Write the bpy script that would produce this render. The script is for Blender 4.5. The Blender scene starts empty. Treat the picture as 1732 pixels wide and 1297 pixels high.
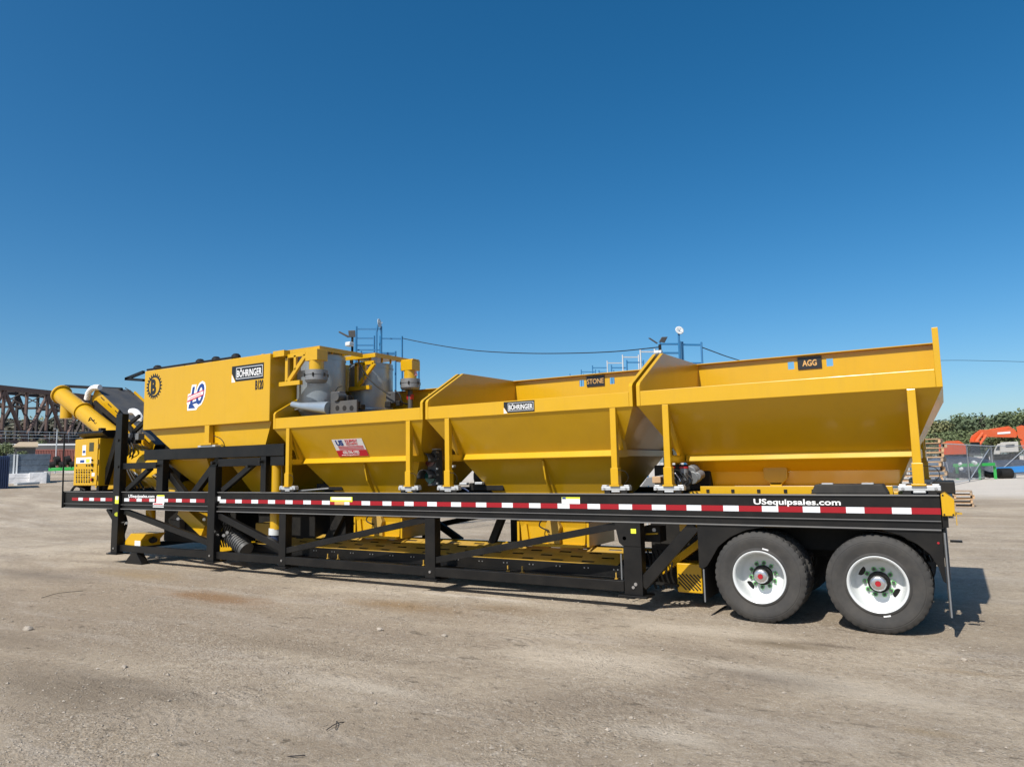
import bpy, bmesh, math, random
from mathutils import Vector, Matrix, noise as mnoise
R = math.radians
rnd = random.Random(7)
sc = bpy.context.scene
COL = sc.collection

# ------------------------------------------------------------------ camera
FPX, CX, CY = 1200.0, 866.0, 648.5                  # focal length and centre in photograph pixels
CAM = Vector((0.0, -8.80, 1.896))
_u, _d = -0.02, Vector((-1126 - CX, 826 - CY, FPX))
_w = (_d[1] - _u * _d[0]) / FPX
AX = (-_d).normalized(); AZ = Vector((_u, -1, _w)).normalized(); AY = AZ.cross(AX)
cam_d = bpy.data.cameras.new('camera'); cam = bpy.data.objects.new('camera', cam_d); COL.objects.link(cam)
cam_d.sensor_width = 36; cam_d.sensor_fit = 'HORIZONTAL'; cam_d.lens = 36 * FPX / 1732
cam_d.clip_start = 0.1; cam_d.clip_end = 3000
_m = Matrix(((AX[0], -AX[1], -AX[2]), (AY[0], -AY[1], -AY[2]), (AZ[0], -AZ[1], -AZ[2])))
cam.matrix_world = Matrix.Translation(CAM) @ _m.to_4x4()
sc.camera = cam

# ------------------------------------------------------------------ sky, sun, exposure
SUN = Vector((-0.105, -0.9, 1.0)).normalized()
world = bpy.data.worlds.new('World'); sc.world = world; world.use_nodes = True
wt = world.node_tree
sky = wt.nodes.new('ShaderNodeTexSky'); sky.sky_type = 'NISHITA'; sky.sun_disc = False
sky.sun_elevation = math.asin(SUN.z); sky.sun_rotation = math.atan2(SUN.x, SUN.y)
sky.altitude = 0; sky.air_density = 0.8; sky.dust_density = 1.2; sky.ozone_density = 2.5
hsv = wt.nodes.new('ShaderNodeHueSaturation'); hsv.inputs['Saturation'].default_value = 1.38; hsv.inputs['Hue'].default_value = 0.492
bg = wt.nodes['Background']; bg.inputs[1].default_value = 0.117
wt.links.new(sky.outputs[0], hsv.inputs['Color']); wt.links.new(hsv.outputs[0], bg.inputs[0])
sl = bpy.data.lights.new('sun', 'SUN'); sl.energy = 5.0; sl.angle = R(0.53); sl.color = (1.0, 0.955, 0.88)
so = bpy.data.objects.new('sun', sl); COL.objects.link(so); so.rotation_euler = SUN.to_track_quat('Z', 'Y').to_euler()
so.location = (0, 0, 60)
vs = sc.view_settings; vs.view_transform = 'Standard'; vs.look = 'None'; vs.gamma = 1; vs.use_curve_mapping = False
vs.exposure = 0.15

# ------------------------------------------------------------------ measuring helpers
def ray(px, py):
    v = (px - CX, py - CY, FPX)
    return AX * v[0] + AY * 0 if False else Vector((AX[0]*v[0]+AX[1]*v[1]+AX[2]*v[2], AY[0]*v[0]+AY[1]*v[1]+AY[2]*v[2], AZ[0]*v[0]+AZ[1]*v[1]+AZ[2]*v[2]))
def P(px, py, y):
    r = ray(px, py); return CAM + r * ((y - CAM.y) / r.y)
def far(px, py, d):
    return CAM + ray(px, py) * (d / FPX)
def sstep(a, b, x):
    t = min(1, max(0, (x - a) / (b - a))); return t * t * (3 - 2 * t)
RISE = [(24, 0), (27, 0.05), (30, 0.15), (33, 0.3), (37, 0.53), (41, 0.79), (44, 0.97), (47, 1.13), (50, 1.26), (54, 1.4), (62, 1.57), (80, 1.87), (107, 2.3), (150, 3.1)]   # the yard climbs gently to the far left
def gz(x, y):
    dx, dy = x - CAM.x, y - CAM.y
    r = math.hypot(dx, dy)
    az = math.degrees(math.atan2(-dx, dy))
    h = 0.0
    if r > 24:
        for (ra, ha), (rb, hb) in zip(RISE, RISE[1:]):
            if r <= rb: h = ha + (hb - ha) * (r - ra) / (rb - ra); break
        else: h = RISE[-1][1]
    h *= sstep(8, 52, az) * sstep(200, 120, abs(az))
    h += 0.004 * sstep(20, 60, r) * min(max(r - 30, 0), 100) * sstep(0, -20, az)
    k = sstep(0.2, 1.2, -y) if y < 0 else sstep(3.2, 5, y)
    k = max(k, sstep(0.4, 2, x), sstep(-18, -20, x))
    h += 0.02 * k * mnoise.noise(Vector((x * 0.35, y * 0.45, 0.3))) + 0.012 * k * mnoise.noise(Vector((x * 1.3, y * 1.9, 4)))
    return h
def ground_at(px, py):
    r = ray(px, py).normalized(); t = 3.0
    while t < 400:
        p = CAM + r * t
        if p.z < gz(p.x, p.y): return p
        t += 0.1 if t < 40 else 0.4
    return CAM + r * 400

# ------------------------------------------------------------------ mesh builder
class MB:
    def __init__(s): s.v = []; s.f = []
    def add(s, vs_, fs):
        n = len(s.v); s.v += [tuple(v) for v in vs_]; s.f += [tuple(i + n for i in f) for f in fs]; return s
    def box(s, x0, x1, y0, y1, z0, z1):
        return s.add([(x, y, z) for z in (z0, z1) for y in (y0, y1) for x in (x0, x1)],
                     [(0, 2, 3, 1), (4, 5, 7, 6), (0, 1, 5, 4), (2, 6, 7, 3), (0, 4, 6, 2), (1, 3, 7, 5)])
    def bar(s, p, q, w, h, side=(0, 1, 0), w2=None, h2=None):
        p, q = Vector(p), Vector(q); d = (q - p).normalized(); a = Vector(side); a = (a - d * a.dot(d)).normalized(); b = d.cross(a)
        vs_ = []
        for c, ww, hh in ((p, w, h), (q, w2 or w, h2 or h)):
            for i, j in ((-1, -1), (1, -1), (1, 1), (-1, 1)): vs_.append(c + a * (ww / 2 * i) + b * (hh / 2 * j))
        return s.add(vs_, [(0, 3, 2, 1), (4, 5, 6, 7), (0, 1, 5, 4), (1, 2, 6, 5), (2, 3, 7, 6), (3, 0, 4, 7)])
    def tube(s, p, q, r, n=12, r2=None, cap=True):
        p, q = Vector(p), Vector(q); d = (q - p).normalized(); a = d.orthogonal().normalized(); b = d.cross(a)
        r2 = r if r2 is None else r2
        vs_ = [c + (a * math.cos(t) + b * math.sin(t)) * rr for c, rr in ((p, r), (q, r2)) for t in (2 * math.pi * k / n for k in range(n))]
        fs = [(k, (k + 1) % n, n + (k + 1) % n, n + k) for k in range(n)]
        if cap: fs += [tuple(reversed(range(n))), tuple(range(n, 2 * n))]
        return s.add(vs_, fs)
    def hose(s, pts, r, n=8, sub=6):
        pts = [Vector(p) for p in pts]; c = []
        for i in range(len(pts) - 1):
            p0, p1, p2, p3 = pts[max(0, i - 1)], pts[i], pts[i + 1], pts[min(len(pts) - 1, i + 2)]
            for k in range(sub):
                t = k / sub
                c.append(0.5 * ((2 * p1) + (p2 - p0) * t + (2 * p0 - 5 * p1 + 4 * p2 - p3) * t * t + (3 * p1 - p0 - 3 * p2 + p3) * t ** 3))
        c.append(pts[-1]); vs_ = []; up = Vector((0.13, 0.2, 1)).normalized()
        for i, p in enumerate(c):
            d = (c[min(i + 1, len(c) - 1)] - c[max(i - 1, 0)]).normalized(); a = d.cross(up)
            a = a.normalized() if a.length > 1e-4 else d.orthogonal().normalized(); b = d.cross(a)
            vs_ += [p + (a * math.cos(t) + b * math.sin(t)) * r for t in (2 * math.pi * k / n for k in range(n))]
        m = len(c); fs = [(i * n + k, i * n + (k + 1) % n, (i + 1) * n + (k + 1) % n, (i + 1) * n + k) for i in range(m - 1) for k in range(n)]
        fs += [tuple(reversed(range(n))), tuple(range((m - 1) * n, m * n))]
        return s.add(vs_, fs)
    def prism(s, poly, axis, a0, a1):
        f = {'x': lambda p, t: (t, p[0], p[1]), 'y': lambda p, t: (p[0], t, p[1]), 'z': lambda p, t: (p[0], p[1], t)}[axis]
        n = len(poly); vs_ = [f(p, t) for t in (a0, a1) for p in poly]
        return s.add(vs_, [tuple(range(n)), tuple(reversed(range(n, 2 * n)))] + [(k, n + k, n + (k + 1) % n, (k + 1) % n) for k in range(n)])
    def loft(s, rings, close=True, caps=False):
        n = len(rings[0]); vs_ = [p for r_ in rings for p in r_]; m = len(rings)
        fs = [(i * n + k, i * n + (k + 1) % n, (i + 1) * n + (k + 1) % n, (i + 1) * n + k) for i in range(m - 1) for k in range(n if close else n - 1)]
        if caps: fs += [tuple(reversed(range(n))), tuple(range((m - 1) * n, m * n))]
        return s.add(vs_, fs)
    def lathe(s, prof, c, axis='y', n=48, ang=0):
        f = {'y': lambda r, h, t: (c[0] + r * math.cos(t), c[1] + h, c[2] + r * math.sin(t)),
             'z': lambda r, h, t: (c[0] + r * math.cos(t), c[1] + r * math.sin(t), c[2] + h),
             'x': lambda r, h, t: (c[0] + h, c[1] + r * math.cos(t), c[2] + r * math.sin(t))}[axis]
        return s.loft([[f(r, h, 2 * math.pi * k / n + ang) for k in range(n)] for r, h in prof])
    def quad(s, a, b, c, d): return s.add([a, b, c, d], [(0, 1, 2, 3)])
    def poly(s, pts): return s.add(pts, [tuple(range(len(pts)))])
    def tilt(s, y0, k): s.v = [(x, y, z + (y - y0) * k) for x, y, z in s.v]; return s
    def mesh(s, name, m, smooth=False, ang=35):
        me = bpy.data.meshes.new(name); me.from_pydata(s.v, [], s.f); me.update()
        bm = bmesh.new(); bm.from_mesh(me); bmesh.ops.recalc_face_normals(bm, faces=bm.faces); bm.to_mesh(me); bm.free()
        if smooth:
            me.shade_smooth(); me.set_sharp_from_angle(angle=R(ang))
        ms = m if isinstance(m, (list, tuple)) else [m]
        for x in ms: me.materials.append(x)
        return me
    def build(s, name, m, parent=None, smooth=False, bevel=0.0, ang=35, thick=0.0):
        o = bpy.data.objects.new(name, s.mesh(name, m, smooth, ang)); COL.objects.link(o)
        if parent is not None: attach(o, parent)
        if thick:
            md = o.modifiers.new('wall', 'SOLIDIFY'); md.thickness = thick; md.offset = 0
        if bevel:
            md = o.modifiers.new('edge', 'BEVEL'); md.width = bevel; md.segments = 2; md.limit_method = 'ANGLE'; md.angle_limit = R(40)
        return o
WLOC = {}
def wloc(o): return WLOC.get(o.name, Vector((0, 0, 0)))
def attach(o, parent):                               # meshes are modelled at their place; the child is offset back by its parent's place
    o.parent = parent; o.location = o.location - wloc(parent); WLOC[o.name] = Vector(wloc(o)) if o.name in WLOC else wloc(parent) * 0 + Vector(o.location) + wloc(parent)
def empty(name, loc, parent=None):
    o = bpy.data.objects.new(name, None); COL.objects.link(o); o.empty_display_size = 0.2; L = Vector(loc)
    o.location = L - (wloc(parent) if parent else Vector((0, 0, 0))); o.parent = parent; WLOC[o.name] = L
    return o
def tag(o, label=None, cat=None, group=None, kind=None):
    if label: o['label'] = label
    if cat: o['category'] = cat
    if group: o['group'] = group
    if kind: o['kind'] = kind
    return o
def kids(o): return [c for c in bpy.data.objects if c.parent == o]
def copy_tree(o, parent=None):
    c = o.copy(); COL.objects.link(c); c.parent = parent
    for ch in kids(o): copy_tree(ch, c)
    return c
def text(s, size, m, parent, name, org, xd=(1, 0, 0), ud=(0, 0, 1), sx=1.0, bold=0.0, ext=0.002, align='LEFT', sp=1.0):
    cu = bpy.data.curves.new('lettering', 'FONT'); cu.body = s; cu.size = size; cu.offset = bold; cu.extrude = ext; cu.align_x = align; cu.space_character = sp
    cu.resolution_u = 3
    t = bpy.data.objects.new('lettering', cu); COL.objects.link(t)
    me = bpy.data.meshes.new_from_object(t.evaluated_get(bpy.context.evaluated_depsgraph_get())); bpy.data.objects.remove(t)
    xd, ud = Vector(xd).normalized(), Vector(ud).normalized(); nd = xd.cross(ud)
    M = Matrix((xd * sx, ud, nd)).transposed().to_4x4(); me.transform(Matrix.Translation(Vector(org)) @ M)
    me.materials.clear(); me.materials.append(m); me.name = name
    o = bpy.data.objects.new(name, me); COL.objects.link(o)
    if parent is not None: attach(o, parent)
    return o

# ------------------------------------------------------------------ materials
def mat(name, col, rough=0.5, metal=0.0, coat=0.0, dust=0.0, dustcol=(0.32, 0.27, 0.2), wave=0.0, wscale=1.2, var=0.0, vscale=3.0, grain=0.0, gscale=60, spec=0.5, streak=0.0):
    m = bpy.data.materials.new(name); m.use_nodes = True; nt = m.node_tree; b = nt.nodes['Principled BSDF']
    b.inputs['Base Color'].default_value = (*col, 1); b.inputs['Roughness'].default_value = rough; b.inputs['Metallic'].default_value = metal
    b.inputs['Coat Weight'].default_value = coat; b.inputs['Coat Roughness'].default_value = 0.12; b.inputs['Specular IOR Level'].default_value = spec
    L = nt.links.new; N = nt.nodes.new
    tc = N('ShaderNodeTexCoord')
    c_out = None
    if var:
        nz = N('ShaderNodeTexNoise'); nz.inputs['Scale'].default_value = vscale; nz.inputs['Detail'].default_value = 6; nz.inputs['Roughness'].default_value = 0.65
        L(tc.outputs['Object'], nz.inputs['Vector'])
        mx = N('ShaderNodeMix'); mx.data_type = 'RGBA'
        mx.inputs[6].default_value = (*[min(1, c * (1 + var)) for c in col], 1); mx.inputs[7].default_value = (*[c * (1 - var) for c in col], 1)
        L(nz.outputs['Fac'], mx.inputs[0]); c_out = mx.outputs[2]
    if streak:
        mp = N('ShaderNodeMapping'); mp.inputs['Scale'].default_value = (1, 1, 0.07); L(tc.outputs['Object'], mp.inputs['Vector'])
        nz = N('ShaderNodeTexNoise'); nz.inputs['Scale'].default_value = 9; nz.inputs['Detail'].default_value = 7; nz.inputs['Roughness'].default_value = 0.7; L(mp.outputs[0], nz.inputs['Vector'])
        mr = N('ShaderNodeMapRange'); mr.inputs[1].default_value = 0.5; mr.inputs[2].default_value = 0.78; mr.inputs[4].default_value = streak; L(nz.outputs['Fac'], mr.inputs[0])
        mx = N('ShaderNodeMix'); mx.data_type = 'RGBA'; mx.inputs[7].default_value = (0.22, 0.15, 0.05, 1)
        if c_out is not None: L(c_out, mx.inputs[6])
        else: mx.inputs[6].default_value = (*col, 1)
        L(mr.outputs[0], mx.inputs[0]); c_out = mx.outputs[2]
    if dust:
        nz = N('ShaderNodeTexNoise'); nz.inputs['Scale'].default_value = 2.3; nz.inputs['Detail'].default_value = 8; nz.inputs['Roughness'].default_value = 0.7
        L(tc.outputs['Object'], nz.inputs['Vector'])
        mr = N('ShaderNodeMapRange'); mr.inputs[1].default_value = 0.42; mr.inputs[2].default_value = 0.8; mr.inputs[3].default_value = dust * 0.12; mr.inputs[4].default_value = dust
        L(nz.outputs['Fac'], mr.inputs[0])
        mx = N('ShaderNodeMix'); mx.data_type = 'RGBA'; mx.inputs[7].default_value = (*dustcol, 1)
        if c_out is not None: L(c_out, mx.inputs[6])
        else: mx.inputs[6].default_value = (*col, 1)
        L(mr.outputs[0], mx.inputs[0]); c_out = mx.outputs[2]
        ra = N('ShaderNodeMapRange'); ra.inputs[1].default_value = 0; ra.inputs[2].default_value = 0.5; ra.inputs[3].default_value = rough; ra.inputs[4].default_value = min(1, rough + 0.35)
        L(mr.outputs[0], ra.inputs[0]); L(ra.outputs[0], b.inputs['Roughness'])
    if c_out is not None: L(c_out, b.inputs['Base Color'])
    nrm = None
    if wave:
        nz = N('ShaderNodeTexNoise'); nz.inputs['Scale'].default_value = wscale; nz.inputs['Detail'].default_value = 2
        L(tc.outputs['Object'], nz.inputs['Vector'])
        bu = N('ShaderNodeBump'); bu.inputs['Strength'].default_value = 1.0; bu.inputs['Distance'].default_value = wave
        L(nz.outputs['Fac'], bu.inputs['Height']); nrm = bu
    if grain:
        nz = N('ShaderNodeTexNoise'); nz.inputs['Scale'].default_value = gscale; nz.inputs['Detail'].default_value = 4
        L(tc.outputs['Object'], nz.inputs['Vector'])
        bu = N('ShaderNodeBump'); bu.inputs['Strength'].default_value = grain; bu.inputs['Distance'].default_value = 0.01
        L(nz.outputs['Fac'], bu.inputs['Height'])
        if nrm: L(nrm.outputs[0], bu.inputs['Normal'])
        nrm = bu
    if nrm:
        L(nrm.outputs[0], b.inputs['Normal'])
        if coat: L(nrm.outputs[0], b.inputs['Coat Normal'])
    return m
M = {}
M['yellow'] = mat('yellow paint', (0.575, 0.327, 0.005), 0.31, coat=0.34, dust=0.035, streak=0.10, wave=0.02, wscale=1.1, var=0.04, spec=0.35)
M['yellow_dirty'] = mat('dusty yellow paint', (0.45, 0.265, 0.02), 0.5, coat=0.1, dust=0.4, wave=0.006, var=0.06)
M['black'] = mat('black paint', (0.0045, 0.0045, 0.0048), 0.42, coat=0.06, dust=0.04, wave=0.004, wscale=2, grain=0.03, spec=0.3)
M['edge'] = mat('worn steel edge', (0.13, 0.13, 0.13), 0.45, dust=0.2)
M['black_dull'] = mat('black steel', (0.007, 0.007, 0.007), 0.6, dust=0.06, spec=0.3)
M['rubber'] = mat('black rubber', (0.012, 0.012, 0.012), 0.75, dust=0.12)
M['tyre'] = mat('tyre rubber', (0.024, 0.0235, 0.023), 0.7, dust=0.42, dustcol=(0.15, 0.135, 0.115), var=0.25, vscale=6, grain=0.035, gscale=90)
M['white'] = mat('white paint', (0.62, 0.64, 0.635), 0.3, coat=0.4, dust=0.05)
M['wrap'] = mat('white wrapping', (0.8, 0.8, 0.8), 0.5, var=0.06, wave=0.03, wscale=3)
M['galv'] = mat('galvanised steel', (0.55, 0.57, 0.58), 0.5, metal=0.5, dust=0.15, var=0.1, vscale=14)
M['silo'] = mat('brushed grey steel', (0.33, 0.39, 0.445), 0.36, metal=0.5, var=0.12, vscale=4, wave=0.02, wscale=2, dust=0.1)
M['silver'] = mat('polished alloy', (0.6, 0.6, 0.61), 0.28, metal=0.9)
M['grey'] = mat('grey steel', (0.2, 0.21, 0.22), 0.5, metal=0.3, dust=0.15)
M['dgrey'] = mat('dark grey plastic', (0.05, 0.052, 0.055), 0.5, dust=0.2)
M['red'] = mat('red reflective sheet', (0.30, 0.005, 0.012), 0.35)
M['tapewhite'] = mat('white reflective sheet', (0.68, 0.7, 0.72), 0.4, grain=0.1, gscale=300)
M['signwhite'] = mat('white vinyl', (0.8, 0.8, 0.79), 0.35)
M['signred'] = mat('red vinyl', (0.55, 0.012, 0.03), 0.35)
M['signblue'] = mat('blue vinyl', (0.015, 0.05, 0.22), 0.35)
M['signpink'] = mat('pale red vinyl', (0.75, 0.33, 0.33), 0.4)
M['signblack'] = mat('black vinyl', (0.012, 0.013, 0.015), 0.4)
M['gold'] = mat('gold vinyl', (0.62, 0.36, 0.12), 0.4)
M['lime'] = mat('yellow green label', (0.75, 0.8, 0.05), 0.4)
M['green_nut'] = mat('green plastic indicator', (0.2, 0.52, 0.2), 0.5)
M['redcap'] = mat('red plastic cap', (0.36, 0.012, 0.02), 0.35)
M['window'] = mat('dark window', (0.05, 0.045, 0.02), 0.2)
M['glass'] = mat('dark glass', (0.02, 0.025, 0.03), 0.08)
M['lens_red'] = mat('dark red lens', (0.1, 0.02, 0.02), 0.2)
M['lens_green'] = mat('dark green lens', (0.02, 0.11, 0.09), 0.2)
M['wood'] = mat('pallet wood', (0.48, 0.31, 0.17), 0.8, var=0.3, vscale=5, dust=0.2)
M['wood_old'] = mat('weathered pallet wood', (0.36, 0.26, 0.17), 0.85, var=0.35, vscale=5, dust=0.2)
M['orange'] = mat('orange paint', (0.66, 0.1, 0.02), 0.4, coat=0.3, dust=0.2)
M['green'] = mat('green paint', (0.015, 0.3, 0.05), 0.4, dust=0.15)
M['blue'] = mat('blue paint', (0.02, 0.2, 0.5), 0.45, dust=0.15)
M['rackblue'] = mat('blue rack paint', (0.015, 0.15, 0.34), 0.45, dust=0.1)
M['navy'] = mat('dark blue panel', (0.015, 0.035, 0.1), 0.45, dust=0.1)
M['slate'] = mat('slate plastic film', (0.085, 0.11, 0.14), 0.4, wave=0.06, wscale=2, var=0.2)
M['tarp'] = mat('dark tarpaulin', (0.035, 0.045, 0.065), 0.45, wave=0.12, wscale=1.3, var=0.2)
M['rust'] = mat('rusty bridge steel', (0.115, 0.072, 0.06), 0.8, var=0.4, vscale=0.6, dust=0.3, dustcol=(0.12, 0.08, 0.07))
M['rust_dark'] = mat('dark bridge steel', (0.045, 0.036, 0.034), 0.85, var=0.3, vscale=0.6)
M['contred'] = mat('faded red container paint', (0.22, 0.062, 0.05), 0.6, dust=0.3, var=0.15)
M['concrete'] = mat('pale concrete', (0.5, 0.48, 0.44), 0.85, var=0.12, vscale=1.5)
M['tan'] = mat('tan roofing', (0.42, 0.33, 0.22), 0.8, var=0.15)
M['shed'] = mat('grey boards', (0.1, 0.1, 0.1), 0.8, var=0.2)
M['leaf'] = mat('oak leaves', (0.115, 0.145, 0.06), 0.75, var=0.55, vscale=0.5)
M['leaf2'] = mat('yellowish leaves', (0.18, 0.185, 0.08), 0.75, var=0.5, vscale=0.5)
M['leaf3'] = mat('grey green twigs', (0.095, 0.1, 0.07), 0.8, var=0.4, vscale=0.5)
M['leaf_b'] = mat('dark oak leaves', (0.085, 0.115, 0.056), 0.75, var=0.5, vscale=0.4)
M['leaf_c'] = mat('blue green leaves', (0.11, 0.14, 0.08), 0.75, var=0.5, vscale=0.4)
M['leaf2b'] = mat('olive leaves', (0.14, 0.135, 0.06), 0.75, var=0.5, vscale=0.4)
M['leaf3b'] = mat('brownish twigs', (0.115, 0.105, 0.075), 0.8, var=0.4, vscale=0.5)
M['bark'] = mat('bark', (0.06, 0.05, 0.042), 0.9, var=0.3)
M['stick'] = mat('dry twig', (0.035, 0.03, 0.028), 0.9)

# ------------------------------------------------------------------ ground
def ground_material():
    m = bpy.data.materials.new('packed dirt'); m.use_nodes = True; nt = m.node_tree; b = nt.nodes['Principled BSDF']; N = nt.nodes.new; L = nt.links.new
    g = N('ShaderNodeNewGeometry'); pos = g.outputs['Position']
    def nz(scale, detail=6, rough=0.6, sy=(1, 1, 1), dist=0.0):
        mp = N('ShaderNodeMapping'); mp.inputs['Scale'].default_value = sy; L(pos, mp.inputs['Vector'])
        n = N('ShaderNodeTexNoise'); n.inputs['Scale'].default_value = scale; n.inputs['Detail'].default_value = detail; n.inputs['Roughness'].default_value = rough
        n.inputs['Distortion'].default_value = dist; L(mp.outputs[0], n.inputs['Vector']); return n.outputs['Fac']
    def rng(v, a, b_, c=0.0, d=1.0):
        r_ = N('ShaderNodeMapRange'); r_.inputs[1].default_value = a; r_.inputs[2].default_value = b_; r_.inputs[3].default_value = c; r_.inputs[4].default_value = d; L(v, r_.inputs[0]); return r_.outputs[0]
    def mix(f, a, b_):
        x = N('ShaderNodeMix'); x.data_type = 'RGBA'; L(f, x.inputs[0])
        if isinstance(a, tuple): x.inputs[6].default_value = (*a, 1)
        else: L(a, x.inputs[6])
        if isinstance(b_, tuple): x.inputs[7].default_value = (*b_, 1)
        else: L(b_, x.inputs[7])
        return x.outputs[2]
    def math_(op, a, b_):
        x = N('ShaderNodeMath'); x.operation = op
        for i, v in enumerate((a, b_)):
            if isinstance(v, (int, float)): x.inputs[i].default_value = v
            else: L(v, x.inputs[i])
        return x.outputs[0]
    big = nz(0.22, 5, 0.6, (0.6, 1, 1), 0.6); mid = nz(1.1, 7, 0.65, (0.55, 1, 1), 0.4); fine = nz(11, 8, 0.75); tiny = nz(70, 5, 0.8)
    streak = nz(1.7, 6, 0.6, (0.18, 1, 1), 0.8)
    c = mix(rng(big, 0.41, 0.60), (0.305, 0.242, 0.17), (0.495, 0.412, 0.305))
    c = mix(rng(mid, 0.46, 0.68, 0, 0.75), c, (0.285, 0.226, 0.163))
    c = mix(rng(streak, 0.52, 0.7, 0, 0.35), c, (0.52, 0.465, 0.4))
    c = mix(rng(nz(4.2, 7, 0.7, (0.7, 1, 1), 0.5), 0.5, 0.68, 0, 0.5), c, (0.31, 0.247, 0.178))
    c = mix(rng(fine, 0.5, 0.7, 0, 0.6), c, (0.215, 0.175, 0.135))
    c = mix(rng(fine, 0.46, 0.32, 0, 0.5), c, (0.53, 0.475, 0.405))
    c = mix(rng(tiny, 0.54, 0.68, 0, 0.75), c, (0.58, 0.53, 0.47))
    c = mix(rng(tiny, 0.45, 0.32, 0, 0.7), c, (0.15, 0.12, 0.09))
    # pale crushed stone further back in the yard, on the right and on the far left
    sx = N('ShaderNodeSeparateXYZ'); L(pos, sx.inputs[0])
    pale = math_('MULTIPLY', rng(sx.outputs[1], 24, 36), 1.0)
    edge = math_('ADD', pale, math_('MULTIPLY', math_('SUBTRACT', mid, 0.5), 0.9))
    c = mix(rng(edge, 0.35, 0.75, 0, 0.85), c, (0.56, 0.515, 0.455))
    gv = N('ShaderNodeTexVoronoi'); gv.inputs['Scale'].default_value = 34; L(pos, gv.inputs['Vector'])
    sepc = N('ShaderNodeSeparateColor'); L(gv.outputs['Color'], sepc.inputs[0])
    gmask = math_('MULTIPLY', rng(nz(0.7, 6, 0.7, (0.7, 1, 1), 0.6), 0.42, 0.62), 1.0)
    c = mix(math_('MULTIPLY', rng(sepc.outputs[0], 0.6, 1.0, 0, 0.4), gmask), c, (0.6, 0.53, 0.43))
    c = mix(math_('MULTIPLY', rng(sepc.outputs[1], 0.65, 1.0, 0, 0.45), gmask), c, (0.17, 0.135, 0.1))
    tread = None
    for ang, off, wd, per in TRACKS:
        u = math_('ADD', math_('MULTIPLY', sx.outputs[0], math.cos(ang)), math_('MULTIPLY', sx.outputs[1], math.sin(ang)))
        v = math_('ADD', math_('MULTIPLY', sx.outputs[1], math.cos(ang)), math_('MULTIPLY', sx.outputs[0], -math.sin(ang)))
        v = math_('ADD', v, math_('MULTIPLY', math_('SUBTRACT', big, 0.5), 0.5))
        d = math_('ABSOLUTE', math_('SUBTRACT', v, off), 0)
        msk = math_('MULTIPLY', rng(d, wd, wd * 0.75), math_('MULTIPLY', rng(mid, 0.42, 0.6), rng(streak, 0.4, 0.6)))
        w_ = math_('SINE', math_('ADD', math_('MULTIPLY', u, 2 * math.pi / per), math_('MULTIPLY', d, 14)), 0)
        t_ = math_('MULTIPLY', math_('MULTIPLY', w_, msk), 0.55)
        t_ = math_('SUBTRACT', t_, math_('MULTIPLY', msk, 0.5))
        tread = t_ if tread is None else math_('ADD', tread, t_)
        c = mix(math_('MULTIPLY', msk, 0.14), c, (0.5, 0.425, 0.33))
    def rotnz(ang, scale, st):
        mp = N('ShaderNodeMapping'); mp.inputs['Rotation'].default_value = (0, 0, ang); mp.inputs['Scale'].default_value = (st, 1, 1); L(pos, mp.inputs['Vector'])
        n = N('ShaderNodeTexNoise'); n.inputs['Scale'].default_value = scale; n.inputs['Detail'].default_value = 8; n.inputs['Roughness'].default_value = 0.72; n.inputs['Distortion'].default_value = 0.4
        L(mp.outputs[0], n.inputs['Vector']); return n.outputs['Fac']
    scr = math_('MULTIPLY', rng(rotnz(-0.5, 5.5, 0.45), 0.60, 0.70), rng(mid, 0.42, 0.58))
    scr2 = rng(rotnz(0.25, 8.5, 0.6), 0.64, 0.73)
    scrape = math_('MAXIMUM', scr, scr2)
    c = mix(math_('MULTIPLY', scrape, 0.55), c, (0.2, 0.158, 0.11))
    clod = rng(rotnz(0.9, 13, 0.8), 0.61, 0.7)
    c = mix(math_('MULTIPLY', clod, 0.35), c, (0.56, 0.48, 0.37))
    # brown clay stains at their own places
    for (x, y, rx, ry, col, am) in STAINS:
        sub = N('ShaderNodeVectorMath'); sub.operation = 'SUBTRACT'; sub.inputs[1].default_value = (x, y, 0); L(pos, sub.inputs[0])
        mu = N('ShaderNodeVectorMath'); mu.operation = 'MULTIPLY'; mu.inputs[1].default_value = (1 / rx, 1 / ry, 0); L(sub.outputs[0], mu.inputs[0])
        ln = N('ShaderNodeVectorMath'); ln.operation = 'LENGTH'; L(mu.outputs[0], ln.inputs[0])
        d = math_('ADD', ln.outputs['Value'], math_('MULTIPLY', math_('SUBTRACT', mid, 0.5), 2.4))
        c = mix(rng(d, 1.1, 0.15, 0, am), c, col)
    L(c, b.inputs['Base Color']); b.inputs['Roughness'].default_value = 0.95; b.inputs['Specular IOR Level'].default_value = 0.2
    vo = N('ShaderNodeTexVoronoi'); vo.inputs['Scale'].default_value = 26; L(pos, vo.inputs['Vector'])
    peb = rng(vo.outputs['Distance'], 0.0, 0.28, 1, 0)
    h = math_('ADD', math_('MULTIPLY', fine, 0.75), math_('MULTIPLY', tiny, 0.35))
    h = math_('ADD', h, math_('MULTIPLY', math_('MULTIPLY', peb, rng(mid, 0.45, 0.65)), 0.5))
    h = math_('ADD', h, math_('MULTIPLY', streak, 0.5))
    h = math_('ADD', h, math_('MULTIPLY', mid, 0.5))
    h = math_('ADD', h, math_('MULTIPLY', tread, 0.2))
    h = math_('SUBTRACT', h, math_('MULTIPLY', scrape, 0.55))
    h = math_('ADD', h, math_('MULTIPLY', clod, 0.4))
    h = math_('ADD', h, math_('MULTIPLY', math_('MULTIPLY', rng(gv.outputs['Distance'], 0, 0.5, 1, 0), gmask), 0.3))
    bu = N('ShaderNodeBump'); bu.inputs['Strength'].default_value = 1.0; bu.inputs['Distance'].default_value = 0.035; L(h, bu.inputs['Height'])
    L(bu.outputs[0], b.inputs['Normal'])
    return m
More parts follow.
